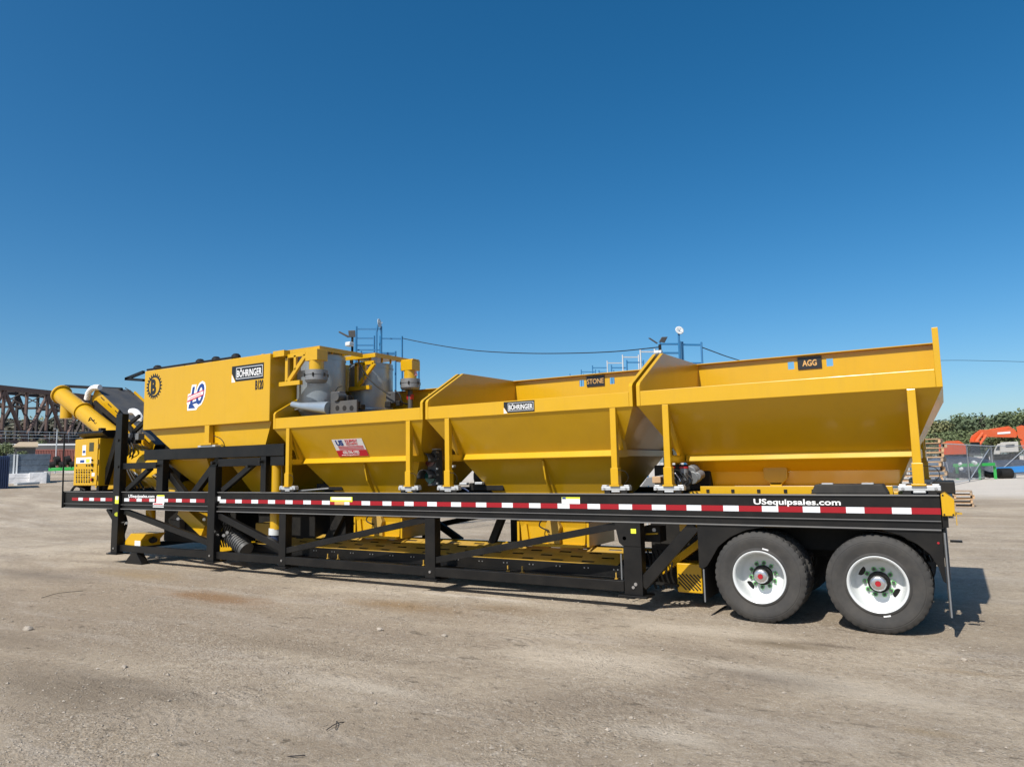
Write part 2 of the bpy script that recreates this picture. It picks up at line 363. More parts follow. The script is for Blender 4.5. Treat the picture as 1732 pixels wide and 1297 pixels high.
TRACKS = [(0.03, -1.55, 0.34, 0.085), (0.06, -2.45, 0.30, 0.11), (0.16, -4.4, 0.28, 0.12), (-0.12, -5.6, 0.28, 0.10), (1.15, 1.2, 0.28, 0.1), (1.2, 3.1, 0.28, 0.1)]
def gp(px, py): p = ground_at(px, py); return p.x, p.y
STAINS = [(*gp(350, 1012), 1.5, 0.35, (0.24, 0.135, 0.06), 0.75), (*gp(225, 972), 1.6, 0.4, (0.33, 0.235, 0.12), 0.5), (*gp(690, 1028), 1.3, 0.35, (0.27, 0.175, 0.085), 0.7),
          (*gp(850, 1030), 0.7, 0.3, (0.25, 0.17, 0.09), 0.55), (*gp(1330, 1092), 0.55, 0.2, (0.2, 0.155, 0.1), 0.8), (*gp(1400, 1094), 0.35, 0.1, (0.13, 0.1, 0.07), 0.7),
          (*gp(1570, 1240), 0.3, 0.12, (0.3, 0.22, 0.12), 0.5), (*gp(1640, 1140), 0.4, 0.1, (0.3, 0.22, 0.13), 0.5), (*gp(60, 972), 2.4, 0.5, (0.16, 0.135, 0.11), 0.6),
          (*gp(1010, 1120), 1.3, 0.45, (0.62, 0.535, 0.42), 0.5), (*gp(1260, 1135), 0.9, 0.2, (0.62, 0.54, 0.43), 0.55), (*gp(1130, 1060), 1.4, 0.3, (0.6, 0.52, 0.41), 0.45), (*gp(640, 1165), 1.0, 0.18, (0.6, 0.53, 0.43), 0.5), (*gp(800, 1010), 1.2, 0.12, (0.64, 0.57, 0.48), 0.5), (*gp(1500, 1180), 0.9, 0.3, (0.6, 0.52, 0.41), 0.45), (*gp(1150, 1250), 0.5, 0.15, (0.6, 0.53, 0.43), 0.5),
          (*gp(110, 1165), 1.5, 0.45, (0.2, 0.16, 0.115), 0.7), (*gp(270, 1178), 0.9, 0.25, (0.2, 0.16, 0.115), 0.7), (*gp(480, 1090), 1.3, 0.3, (0.24, 0.19, 0.135), 0.5), (*gp(640, 1115), 1.5, 0.22, (0.25, 0.2, 0.145), 0.5), (*gp(40, 1085), 1.2, 0.3, (0.22, 0.175, 0.125), 0.55), (*gp(1180, 1105), 0.9, 0.25, (0.26, 0.21, 0.155), 0.5), (*gp(980, 1190), 0.7, 0.5, (0.27, 0.22, 0.165), 0.5), (*gp(1290, 1150), 0.7, 0.3, (0.2, 0.175, 0.145), 0.5)]
def axis_steps(lo, hi, a, b_, fine_):
    out = []; t = a
    while t < b_: out.append(t); t += fine_
    s = fine_; t = b_
    while t < hi: out.append(t); s *= 1.18; t += s
    out.append(hi); s = fine_; t = a - fine_
    left = []
    while t > lo: left.append(t); s *= 1.18; t -= s
    return [lo] + left[::-1] + out
xs = axis_steps(-900, 900, -24, 8, 0.3); ys = axis_steps(-300, 1500, -8.8, 8, 0.25)
gm = MB(); nx = len(xs)
gm.v = [(x, y, gz(x, y)) for y in ys for x in xs]
gm.f = [(j * nx + i, j * nx + i + 1, (j + 1) * nx + i + 1, (j + 1) * nx + i) for j in range(len(ys) - 1) for i in range(nx - 1)]
GROUND = ground_material()
tag(gm.build('ground', GROUND, smooth=True, ang=180), 'packed tan dirt yard with scattered gravel and stains', 'ground', kind='structure')

# ================================================================== mobile concrete plant
PLANT = tag(empty('mobile_concrete_plant', (-8.7, 1.3, 0)), 'yellow and black trailer mounted concrete batching plant with three hoppers', 'concrete plant')
Y, K, KD = M['yellow'], M['black'], M['black_dull']
W = 2.70
FRAME = empty('trailer_frame', (-8.7, 1.3, 1.3), PLANT)
for y0, sgn in ((0.0, 1), (W, -1)):
    a, b_ = sorted((y0 + sgn * 0.02, y0 + sgn * 0.05))
    m = MB().box(-17.50, -0.09, a, b_, 1.135, 1.478)
    a, b_ = sorted((y0, y0 + sgn * 0.13))
    MB().box(-17.51, -0.09, a, b_, 1.4785, 1.492).build('rail_flange', M['edge'], FRAME, bevel=0.002)
    a, b_ = sorted((y0 + sgn * 0.002, y0 + sgn * 0.07)); MB().box(-17.505, -0.095, *sorted((y0 - sgn * 0.004, y0 + sgn * 0.0195)), 1.214, 1.222).build('rail_flange', M['edge'], FRAME)
    a, b_ = sorted((y0 + sgn * 0.003, y0 + sgn * 0.12)); MB().box(-17.5, -0.1, *sorted((y0 - sgn * 0.006, y0 + sgn * 0.12)), 1.120, 1.1345).build('rail_flange', M['edge'], FRAME)
    m.build('side_rail', K, FRAME, bevel=0.002)
for i in range(15):
    x = -17.2 + i * 1.2
    MB().box(x, x + 0.1, 0.06, W - 0.06, 1.2, 1.4).build('crossmember', KD, FRAME)
MB().box(-17.55, -17.512, 0.0, W, 1.12, 1.5).build('end_beam', K, FRAME, bevel=0.004)
MB().box(-0.085, -0.03, 0.05, W - 0.05, 1.15, 1.47).build('end_beam', K, FRAME, bevel=0.004)
for y in (0.75, 1.85):
    MB().box(-17.4, -0.1, y, y + 0.12, 1.16, 1.42).build('inner_beam', KD, FRAME)

# lower truss
TR = empty('lower_frame', (-9, 1.3, 0.3), PLANT)
posts = [(-15.43, -15.20, 0.20, 3.17, -0.05), (-12.19, -11.98, 0.20, 1.97, -0.05), (-10.25, -10.08, 0.2, 1.14, 0.01), (-6.96, -6.77, 0.2, 1.14, 0.01), (-3.69, -3.44, 0.2, 1.14, 0.01)]
for side in (0, 1):
    my = (lambda y: y) if side == 0 else (lambda y: W - y)
    def ybox(m, x0, x1, y0, y1, z0, z1):
        a, b_ = sorted((my(y0), my(y1))); m.box(x0, x1, a, b_, z0, z1)
    m = MB(); ybox(m, -15.32, -3.70, 0.015, 0.115, 0.235, 0.37); m.build('bottom_rail', K, TR, bevel=0.006)
    for (x0, x1, z0, z1, y) in posts:
        m = MB(); ybox(m, x0, x1, y, y + 0.15, z0, z1); o = m.build('post', K, TR, bevel=0.006)
        m = MB(); ybox(m, x0 - 0.07, x1 + 0.07, y - 0.05, y + 0.25, z0 - 0.025, z0); m.build('foot_plate', K, TR, bevel=0.003)
        m = MB(); yy = my(y - 0.012)
        m.tube((0.5 * (x0 + x1), yy, 0.3), (0.5 * (x0 + x1), my(y), 0.3), 0.02, 8); m.build('bolt', M['silver'], TR)
    for (p, q, w_) in (((-15.12, 1.07), (-12.15, 0.50), 0.11), ((-12.02, 1.06), (-10.2, 0.50), 0.12), ((-15.78, 1.12), (-15.40, 0.80), 0.09), ((-10.1, 0.47), (-6.94, 1.09), 0.10), ((-6.80, 0.47), (-3.7, 1.09), 0.095), ((-3.46, 0.33), (-2.74, 1.1), 0.15)):
        y = my(0.075)
        MB().bar((p[0], y, p[1]), (q[0], y, q[1]), 0.09, w_).build('diagonal_brace', K, TR, bevel=0.005)
    # stand under the front end
    m = MB(); poly = [(-14.96, 0.0), (-14.36, 0.0), (-14.36, 0.03), (-14.54, 0.2), (-14.54, 0.235), (-14.76, 0.235), (-14.76, 0.2), (-14.96, 0.03)]
    a, b_ = sorted((my(0.0), my(0.16))); m.prism(poly, 'y', a, b_); m.build('stand', K, TR, bevel=0.004)
for x in (-15.3, -12.1, -10.2, -6.9, -3.6):
    MB().box(x - 0.05, x + 0.05, 0.14, W - 0.14, 0.24, 0.34).build('crossmember', KD, TR)
# upper posts and beams of the front half
UP = empty('upper_frame', (-13, 1.3, 1.9), PLANT)
for side in (0, 1):
    my = (lambda y: y) if side == 0 else (lambda y: W - y)
    def yb(x0, x1, y0, y1, z0, z1, name):
        a, b_ = sorted((my(y0), my(y1))); MB().box(x0, x1, a, b_, z0, z1).build(name, K, UP, bevel=0.006)
    yb(-14.42, -10.15, 0.0, 0.16, 2.145, 2.36, 'top_beam')
    yb(-13.97, -13.76, 0.01, 0.15, 1.492, 2.145, 'post'); yb(-10.77, -10.63, 0.01, 0.15, 1.492, 2.145, 'post')
    yb(-15.19, -13.975, 0.0, 0.13, 1.97, 2.10, 'short_beam'); yb(-11.975, -10.775, 0.0, 0.13, 1.975, 2.12, 'short_beam')
    yb(-10.52, -10.16, 0.02, 0.15, 1.97, 2.14, 'bracket')
    for p, q, w_ in (((-14.25, 1.99), (-15.1, 1.52), 0.1), ((-10.9, 2.08), (-11.9, 1.52), 0.1)):
        y = my(0.07); MB().bar((p[0], y, p[1]), (q[0], y, q[1]), 0.08, w_).build('diagonal_brace', K, UP, bevel=0.005)
    for p, q, w_ in (((-14.2, 2.14), (-13.3, 1.45), 0.13), ((-12.2, 2.14), (-13.03, 1.42), 0.14), ((-15.6, 3.1), (-16.3, 1.5), 0.15)):
        y = my(0.22); MB().bar((p[0], y, p[1]), (q[0], y, q[1]), 0.1, w_).build('diagonal_brace', K, UP, bevel=0.005)
    for x, z in ((-15.27, 2.03), (-13.9, 2.03), (-12.08, 2.05), (-10.72, 2.05), (-15.3, 2.6), (-14.2, 1.95), (-11.05, 1.97)):
        MB().tube((x, my(-0.075), z), (x, my(0.0), z), 0.03, 10).build('bolt', KD, UP)
MB().box(-15.42, -15.22, 0.1, W - 0.1, 2.0, 2.1).build('cross_beam', K, UP, bevel=0.004)
MB().box(-15.75, -15.0, 1.3, W - 0.35, 1.5, 2.5).build('equipment_box', KD, UP, bevel=0.01)
MB().box(-14.35, -13.9, 0.5, W - 0.4, 1.5, 2.1).build('equipment_box', KD, UP, bevel=0.01)

# cement tank
TANK = empty('cement_tank', (-12.5, 1.3, 3.4), PLANT)
m = MB().box(-14.50, -10.55, 0.0, W, 2.785, 4.04)
m.build('tank_body', Y, TANK, bevel=0.012)
ring = lambda x0, x1, y0, y1, z: [(x0, y0, z), (x1, y0, z), (x1, y1, z), (x0, y1, z)]
m = MB().loft([ring(-14.42, -10.62, 0.115, W - 0.115, 2.785), ring(-13.7, -10.8, 0.135, W - 0.135, 2.36), ring(-13.66, -10.8, 0.14, W - 0.14, 2.2)], caps=False)
m.build('tank_skirt', Y, TANK)
for x0, x1, t0, t1 in ((-14.0, -12.62, -13.32, -12.98), (-12.0, -10.8, -11.55, -11.1)):
    MB().loft([ring(x0, x1, 0.22, W - 0.22, 2.2), ring(x0, x1, 0.22, W - 0.22, 2.12), ring(t0, t1, 0.75 if x0 < -13 else 0.5, W - 0.8, 1.42)], caps=True).build('cone', Y, TANK, bevel=0.006)
MB().box(-12.42, -12.28, -0.0, 0.1, 2.44, 2.784).build('leg', Y, TANK, bevel=0.005)
MB().box(-12.53, -12.17, -0.03, 0.14, 2.40, 2.438).build('foot_plate', Y, TANK, bevel=0.003)
MB().box(-12.62, -12.08, 0.0, 0.13, 2.362, 2.398).build('load_cell', M['galv'], TANK, bevel=0.004)
MB().hose([P(362, 737, -.02), P(372, 741, -.03), P(378, 748, -.02), P(380, 756, 0)], 0.008, 6).build('cable', KD, TANK, smooth=True)
for x_ in (-14.30, -12.85, -12.34, -11.73):
    MB().tube((x_, 0.16, 4.04), (x_, 0.16, 4.10), 0.06, 14).build('hatch_neck', M['yellow_dirty'], TANK, smooth=True)
    MB().lathe([(0.0, 0.075), (0.05, 0.065), (0.085, 0.03), (0.09, 0.0), (0, 0)], (x_, 0.16, 4.10), 'z', 18).build('hatch_cap', KD, TANK, smooth=True)
MB().tube((-14.5, 0.05, 4.075), (-11.5, 0.05, 4.075), 0.022, 8).build('top_pipe', KD, TANK, smooth=True)
for x in (-14.2, -13.2, -12.3, -11.7): MB().tube((x, 0.05, 4.04), (x, 0.05, 4.07), 0.015, 6).build('pipe_clip', KD, TANK)
for x in (-10.95, -10.6): MB().box(x - 0.03, x + 0.03, 0.15, 0.2, 4.04, 4.085).build('lifting_eye', Y, TANK)
p0, p1, p2 = P(213, 641, 0.4), P(243, 629, 0.4), P(243, 643, 0.4)
MB().bar(p0, p1, 0.06, 0.06).bar(p0, p2, 0.06, 0.06).build('bracket', K, TANK)
MB().bar(p0, p0 + Vector((0, 1.8, 0)), 0.06, 0.06).build('bracket', K, TANK)

# lettering and marks on the tank
def logo(px_l, z0, z1, x0, x1, parent, nm):
    h = z1 - z0; y = -0.004
    cut = 0.13 * (x1 - x0)
    MB().prism([(x0, z0 + h * 0.55), (x0 + cut, z0), (x1, z0), (x1, z1), (x0, z1)], 'y', y, 0.001).build('badge_plate', M['signblack'], parent)
    MB().prism([(x0, z0 - 0.03 * h), (x0 + cut * 0.85, z0 - 0.03 * h), (x0, z0 + h * 0.48)], 'y', y, 0.001).build('badge_plate', M['signwhite'], parent)
    a, b_, c, d = x0 + cut * 1.1, x1 - 0.03 * (x1 - x0), z0 + 0.14 * h, z1 - 0.13 * h; t = 0.035 * h; yy = y - 0.003
    m = MB()
    for q in ((a, b_, c, c + t), (a, b_, d - t, d), (a, a + t, c + t, d - t), (b_ - t, b_, c + t, d - t)): m.box(q[0], q[1], yy, y, q[2], q[3])
    m.build('badge_border', M['tapewhite'], parent)
    s_ = (d - c) * 0.86
    t_ = text('B\u00d6HRINGER', s_, M['signwhite'], parent, 'lettering', (a + 0.03 * (b_ - a), y - 0.002, c + (d - c) * 0.17), bold=0.012 * s_)
    w_ = max(v.co.x for v in t_.data.vertices) - min(v.co.x for v in t_.data.vertices); x_ = min(v.co.x for v in t_.data.vertices)
    f = (b_ - a) * 0.93 / w_
    for v in t_.data.vertices: v.co.x = a + 0.035 * (b_ - a) + (v.co.x - x_) * f
logo(0, 3.585, 3.885, -11.63, -10.72, TANK, 'badge')
t_ = text('B120', 0.235, M['signblack'], TANK, 'lettering', (-10.95, -0.003, 3.395), sx=0.47, bold=0.008)
gx, gz_, n = -14.145, 3.69, 22
m = MB(); out, inn = [], []
for k in range(n * 4):
    t = 2 * math.pi * k / (n * 4); r_ = 0.275 if k % 4 in (0, 1) else 0.225
    out.append((gx + r_ * math.cos(t), gz_ + r_ * math.sin(t))); inn.append((gx + 0.19 * math.cos(t), gz_ + 0.19 * math.sin(t)))
for k in range(n * 4):
    k2 = (k + 1) % (n * 4)
    m.add([(p[0], -0.004, p[1]) for p in (out[k], out[k2], inn[k2], inn[k])], [(0, 1, 2, 3)])
m.build('gear_emblem', M['signblack'], TANK)
text('B', 0.42, M['signblack'], TANK, 'lettering', (gx - 0.125, -0.004, gz_ - 0.15), sx=0.78, bold=0.02)
# anniversary sticker
bx, bz = -12.68, 3.41
def stk(ch, dx, size, bold, mt, e): text(ch, size, mt, TANK, 'lettering', (bx + dx, -e, bz - 0.18), ud=(0.22, 0, 1), sx=0.86, bold=bold, ext=0.001)
stk('1', -0.30, 0.50, 0.062, M['signwhite'], 0.002); stk('0', -0.07, 0.58, 0.055, M['signwhite'], 0.0025)
MB().prism([(bx - 0.33, bz - 0.17), (bx + 0.24, bz - 0.06), (bx + 0.25, bz + 0.14), (bx - 0.30, bz + 0.03)], 'y', -0.003, 0.0).build('sticker', M['signwhite'], TANK)
MB().prism([(bx - 0.31, bz - 0.30), (bx - 0.02, bz - 0.30), (bx + 0.16, bz - 0.12), (bx - 0.31, bz - 0.1)], 'y', -0.0034, 0.0).build('sticker', M['signwhite'], TANK)
stk('1', -0.30, 0.50, 0.018, M['signblue'], 0.0045); stk('0', -0.07, 0.58, 0.012, M['signblue'], 0.005)
def rib(a, b_, c, d, mt, e): MB().prism([(bx + p[0], bz + p[1]) for p in (a, b_, c, d)], 'y', -e, -e + 0.0015).build('ribbon', mt, TANK)
rib((-0.31, -0.13), (0.20, -0.02), (0.21, 0.09), (-0.29, -0.01), M['signred'], 0.0075)
rib((-0.295, -0.10), (0.19, 0.0), (0.20, 0.065), (-0.28, -0.03), M['signwhite'], 0.0092)
rib((-0.24, -0.075), (0.14, 0.005), (0.145, 0.035), (-0.235, -0.045), M['signpink'], 0.0108)
rib((-0.27, -0.26), (-0.05, -0.26), (-0.12, -0.19), (-0.25, -0.17), M['signblue'], 0.0075)
rib((-0.22, -0.155), (0.02, -0.11), (-0.01, -0.16), (-0.2, -0.19), M['signblue'], 0.0075)

# weigh silos beside the tank
def silo(cx, cy, r, zb, zt, rx0, rx1, ry0, ry1, zr):
    S = empty('weigh_silo', (cx, cy, zb), PLANT)
    MB().lathe([(0.0, zb - 0.35), (0.2, zb - 0.35), (r * 0.98, zb), (r, zb + 0.02), (r, zt), (0, zt)], (cx, cy, 0), 'z', 56).build('silo_body', M['silo'], S, smooth=True)
    for z in (zb + 0.03, zt - 0.1): MB().lathe([(r, z), (r + 0.012, z), (r + 0.012, z + 0.03), (r, z + 0.03)], (cx, cy, 0), 'z', 56).build('band', M['silo'], S, smooth=True)
    MB().box(rx0, rx1, ry0, ry1, zr - 0.012, zr).box(rx0, rx1, ry0, ry0 + 0.012, zr - 0.085, zr - 0.012).box(rx1 - 0.012, rx1, ry0 + 0.012, ry1, zr - 0.085, zr - 0.012).build('silo_roof', Y, S, bevel=0.003)
    for k in range(5):
        t = R(-110 + k * 30); MB().bar((cx + (r + .015) * math.cos(t), cy + (r + .015) * math.sin(t), zt), (cx + (r + .015) * math.cos(t), cy + (r + .015) * math.sin(t), zr - 0.01), 0.03, 0.03).build('roof_bracket', Y, S)
    return S
S1 = silo(-10.14, 0.88, 0.45, 3.02, 4.03, -10.56, -9.60, 0.31, 1.44, 4.125)
S2 = silo(-9.93, 2.04, 0.44, 3.02, 3.98, -10.3, -9.36, 1.53, 2.56, 4.125)
def vent(S, cx, cy, z):
    m = MB().box(cx - 0.15, cx + 0.15, cy - 0.13, cy + 0.13, z - 0.2, z); m.build('vent_box', Y, S, bevel=0.006)
    MB().lathe([(0.13, 0), (0.13, -0.17)], (cx, cy, z - 0.2), 'z', 24).build('vent_neck', Y, S, smooth=True)
    MB().lathe([(0.0, 0), (0.2, 0), (0.2, -0.085), (0.19, -0.085), (0.19, -0.1), (0.2, -0.1), (0.2, -0.18), (0.17, -0.22), (0, -0.22)], (cx, cy, z - 0.37), 'z', 32).build('vent_filter', M['grey'], S, smooth=True)
    for k in range(6):
        t = k * math.pi / 3; MB().box(cx + 0.205 * math.cos(t) - 0.012, cx + 0.205 * math.cos(t) + 0.012, cy + 0.205 * math.sin(t) - 0.012, cy + 0.205 * math.sin(t) + 0.012, z - 0.49, z - 0.43).build('clip', KD, S)
vent(S1, -9.60, 0.24, 4.03); vent(S2, -9.20, 2.40, 4.04)
MB().box(-9.5, -9.05, 2.3, 2.5, 4.045, 4.07).build('vent_arm', Y, S2, bevel=0.004)
MB().bar(P(693, 638, 2.4), P(704, 631, 2.4), 0.05, 0.09).build('flap', M['signpink'], S2)
MB().box(-9.27, -9.15, 2.36, 2.46, 3.25, 3.36).build('valve', M['redcap'], S2, bevel=0.01)
MB().tube((-9.2, 2.4, 3.0), (-9.2, 2.4, 3.46), 0.05, 12).build('valve_pipe', M['dgrey'], S2, smooth=True)
# yellow lattice brackets between tank and silo
for yy, x0, x1, z0, z1 in ((0.16, -10.30, -9.78, 3.46, 3.97), (1.5, -9.85, -9.35, 3.45, 3.93)):
    MB().bar((x0, yy, z1), (x1, yy, z1), 0.05, 0.07).bar((x0 + 0.03, yy, z0), (x0 + 0.03, yy, z1), 0.05, 0.07).bar((x0 + 0.05, yy, z0 + 0.02), (x1, yy, z1 - 0.02), 0.05, 0.075).bar((x0 + 0.25, yy, z0 + 0.24), (x0 + 0.25, yy, z1), 0.05, 0.06).bar((x0 - 0.15, yy, z0), (x0 + 0.4, yy, z0), 0.08, 0.08).build('lattice_bracket', Y, TANK, bevel=0.004)
MB().box(-10.55, -10.25, 0.06, 0.2, 3.97, 4.08).build('lattice_bracket', Y, TANK)
# grey screw trough and drive plate in front of the first silo
MB().tube(P(495, 684, 0.15), P(510, 687, 0.15), 0.055, 20, 0.065).tube(P(510, 687, 0.15), P(557, 690.5, 0.15), 0.065, 20, 0.12).build('screw_cover', M['silo'], S1, smooth=True)
a, b_ = P(559, 681, 0.2), P(606, 697, 0.2)
MB().box(a.x, b_.x, 0.16, 0.2, b_.z - 0.02, a.z + 0.01).build('drive_plate', M['dgrey'], S1, bevel=0.004)
for px in (570, 582, 594): p = P(px, 690, 0.15); MB().tube((p.x, 0.155, p.z), (p.x, 0.16, p.z), 0.045, 16).build('hole', KD, S1)
for px in (571, 664):
    p = P(px, 672, 0.25 if px < 600 else 1.5); MB().box(p.x - 0.1, p.x + 0.12, p.y - 0.08, p.y + 0.08, p.z - 0.12, p.z + 0.1).build('drive_motor', M['dgrey'], S1 if px < 600 else S2, bevel=0.02)
MB().hose([P(606, 612, 1.3), P(622, 638, 1.35), P(640, 655, 1.3), P(660, 668, 1.3)], 0.014, 8).build('cable', KD, S2, smooth=True)
MB().hose([P(607, 614, 1.28), P(615, 640, 1.3), P(620, 650, 1.3)], 0.008, 8).build('cable', KD, S2, smooth=True)
MB().hose([P(567, 662, 0.25), P(572, 655, 0.25), P(579, 653, 0.3)], 0.008, 6).build('cable', KD, S1, smooth=True)
MB().box(-10.5, -8.9, 0.5, 2.5, 2.7, 2.72).build('screw_tray', KD, S1)
for px, py, y_, w_, h_ in ((585, 676, 0.3, 0.1, 0.16), (598, 684, 0.35, 0.12, 0.12), (607, 688, 0.6, 0.1, 0.1), (655, 684, 1.4, 0.14, 0.12), (672, 682, 1.45, 0.1, 0.1)):
    p = P(px, py, y_); MB().box(p.x - w_ / 2, p.x + w_ / 2, y_, y_ + 0.12, p.z - h_ / 2, p.z + h_ / 2).build('fitting', KD, S1 if px < 620 else S2, bevel=0.015)
p = P(571, 671, 0.17); MB().lathe([(0, 0), (0.075, 0), (0.08, 0.02), (0.08, 0.2), (0, 0.2)], (p.x, 0.12, p.z), 'y', 20).build('motor_drum', M['dgrey'], S1, smooth=True)
MB().hose([P(668, 660, 1.5), P(676, 668, 1.5), P(680, 680, 1.5), P(690, 684, 1.6)], 0.015, 6).build('cable', KD, S2)
MB().lathe([(0.45, 3.0), (0.5, 3.0), (0.5, 3.02), (0.45, 3.02)], (-10.14, 0.88, 0), 'z', 48).build('base_flange', M['grey'], S1)

# ------------------------------------------------------------------ the three hoppers
def hopper(idx, x0, x1, b, a, zl, feeder, rear, lx, rx, low):
    H = empty('hopper', (0.5 * (x0 + x1), 1.35, 2.4), PLANT)
    ZR0, ZR1, ZT = 2.63, 2.825, 3.46
    # rim: a folded channel round the top of the pyramid
    t = 0.07
    MB().box(x0 + 0.052, x1 - (0.062 if rear else 0.052), 0.001, t, ZR0, ZR1).build('rim_beam', Y, H, bevel=0.006)
    MB().box(x0 + 0.052, x1 - (0.062 if rear else 0.052), W - t, W - 0.001, ZR0, ZR1).build('rim_beam', Y, H, bevel=0.008)
    # far wall above the rim, with a lip
    mfar = MB(); holes = {1: (-5.49, -4.9), 2: (-1.93, -1.38)}.get(idx)
    zs0, zs1 = ZT - 0.19, ZT - 0.075
    if holes:
        hx = sorted((h + d) for h in holes for d in (-0.045, 0.045)); ex = [x0 + .05] + hx + [x1 - .05]
        for i in range(5):
            if i % 2 == 0: mfar.box(ex[i], ex[i + 1], W - 0.012, W, ZR1, ZT)
            else: mfar.box(ex[i], ex[i + 1], W - 0.012, W, ZR1, zs0); mfar.box(ex[i], ex[i + 1], W - 0.012, W, zs1, ZT)
    else: mfar.box(x0 + .05, x1 - .05, W - 0.012, W, ZR1, ZT)
    mfar.build('back_wall', Y, H)
    MB().box(x0 + .05, x1 - .05, W - 0.085, W + 0.01, ZT, ZT + 0.012).build('back_wall_lip', Y, H)
    # end walls: gabled plates with a folded edge
    prof = [(0.0, ZR0), (0.0, 2.90), (0.03, 2.94), (0.98, 3.45), (W, 3.475), (W, ZR0)]
    MB().prism(prof, 'x', x0, x0 + 0.05).build('end_wall', Y, H, bevel=0.004)
    prof2 = [(0.0, ZR0), (0.0, 3.275), (0.25, 3.30), (W, 3.475), (W, ZR0)] if rear else prof
    MB().prism(prof2, 'x', x1 - (0.06 if rear else 0.05), x1).build('end_wall', Y, H, bevel=0.004)
    if not rear: pass
    # pyramid shell
    (lz, la, lb), (bz, ba, bb) = low
    rg = lambda ia, ib, z: ring(x0 + ia, x1 - ia, ib, W - ib, z)
    MB().loft([rg(0.012, 0.02, ZR0 + 0.1), rg(0.012, 0.02, ZR0), rg(a, b, zl)], caps=False).build('hopper_shell', Y, H, thick=0.012)
    MB().loft([rg(a + 0.004, b + 0.004, zl - 0.001), rg(la, lb, lz), rg(ba, bb, bz)], caps=False).build('hopper_throat', Y, H, thick=0.012)
    # bent stiffener along the fold
    for s_ in (0, 1):
        my = (lambda y: y) if not s_ else (lambda y: W - y)
        p_ = [(b - 0.03, zl + 0.055), (b - 0.085, zl - 0.035), (b - 0.075, zl - 0.05), (b + 0.01, zl - 0.045), (b + 0.01, zl + 0.02)]
        MB().prism([(my(q[0]), q[1]) for q in p_], 'x', lx + 0.06, rx - 0.06).build('stiffener', Y, H, bevel=0.003)
    for xe, sg in ((x0 + a, 1), (x1 - a, -1)):
        MB().bar((xe - sg * 0.02, b, zl), (xe - sg * 0.02, W - b, zl), 0.07, 0.09, side=(1, 0, 0)).build('stiffener', Y, H, bevel=0.003)
    # legs, ribs, load cells
    for s_ in (0, 1):
        my = (lambda y: y) if not s_ else (lambda y: W - y)
        for xl in (lx, rx):
            q0, q1 = sorted((my(0.005), my(0.085)))
            MB().box(xl - 0.042, xl + 0.042, q0, q1, 1.60, ZR0 - 0.001).build('leg', Y, H, bevel=0.006)
            q0, q1 = sorted((my(-0.006), my(0.096)))
            MB().box(xl - 0.054, xl + 0.054, q0, q1, 1.61, 1.83).build('leg_sleeve', Y, H, bevel=0.004)
            q0, q1 = sorted((my(-0.02), my(0.11))); MB().box(xl - 0.07, xl + 0.07, q0, q1, 1.588, 1.609).build('foot_plate', Y, H, bevel=0.003)
            q0, q1 = sorted((my(0.01), my(0.10))); MB().box(xl - 0.20, xl + 0.20, q0, q1, 1.535, 1.587).box(xl - 0.06, xl + 0.06, q0 + .005, q1 - .005, 1.51, 1.535).box(xl - 0.19, xl - 0.12, q0, q1, 1.587, 1.605).box(xl + 0.12, xl + 0.19, q0, q1, 1.587, 1.605).build('load_cell', M['galv'], H, bevel=0.006)
            MB().box(xl - 0.16, xl - 0.08, q0 + .01, q1 - .01, 1.493, 1.534).box(xl + 0.08, xl + 0.16, q0 + .01, q1 - .01, 1.493, 1.534).build('packer', KD, H)
            for dx in (-0.155, 0.155): MB().tube((xl + dx, my(-0.0), 1.56), (xl + dx, my(0.01), 1.56), 0.016, 8).build('bolt', M['silver'], H)
            # triangular rib: a bar at the fold and a strip along the slope
            MB().bar((xl, my(0.086), zl - 0.01), (xl, my(b - 0.02), zl - 0.01), 0.084, 0.10, side=(1, 0, 0)).build('rib_bar', Y, H, bevel=0.004)
            sl_ = Vector((0, b - 0.02, zl - ZR0)).normalized(); nn = Vector((0, sl_.z, -sl_.y))
            if nn.y > 0: nn = -nn
            A = Vector((xl, 0.08, ZR0 - 0.01)); B = Vector((xl, b, zl + 0.02))
            poly = [A + sl_ * 0.02, B, B + nn * 0.11 + sl_ * -0.06, A + sl_ * 0.16 + nn * 0.075]
            q = MB(); q.add([(xl + d, my(v.y), v.z) for d in (-0.03, 0.03) for v in poly], [(0, 1, 2, 3), (7, 6, 5, 4)] + [(k, 4 + k, 4 + (k + 1) % 4, (k + 1) % 4) for k in range(4)])
            q.build('rib_strip', Y, H)
        for xl in (lx, rx):
            if not s_: MB().hose([(xl + 0.05, -0.0, 1.80), (xl + 0.16, -0.015, 1.78), (xl + 0.2, -0.01, 1.7), (xl + 0.14, 0.0, 1.62)], 0.004, 5).build('cable', KD, H)
    if not feeder:
        xm = 0.5 * (x0 + x1) + 0.12
        zt_, zb_ = zl - 0.06, bz
        q = MB(); yb0, yb1 = b + 0.03, bb
        q.add([(xm + d, y_, z_) for d in (-0.012, 0.012) for y_, z_ in ((yb0, zt_), (yb0 - 0.03, zt_ - 0.02), (yb0 + 0.05, zt_ - 0.3), (yb1 - 0.14, zb_ + 0.25), (yb1, zb_))], [(0, 1, 2, 3, 4), (9, 8, 7, 6, 5)] + [(k, 5 + k, 5 + (k + 1) % 5, (k + 1) % 5) for k in range(5)])
        q.build('throat_rib', Y, H)
        # weigh gate below the rail
        g0, g1 = x0 + ba, x1 - ba
        MB().loft([ring(g0 - 0.02, g1 + 0.02, bb - 0.03, W - bb + 0.03, bz + 0.02), ring(g0, g1, bb + 0.0, W - bb, bz - 0.1), ring(g0 + 0.02, g1 - 0.02, bb, W - bb, 0.70)], caps=False).build('weigh_gate', Y, H, thick=0.01)
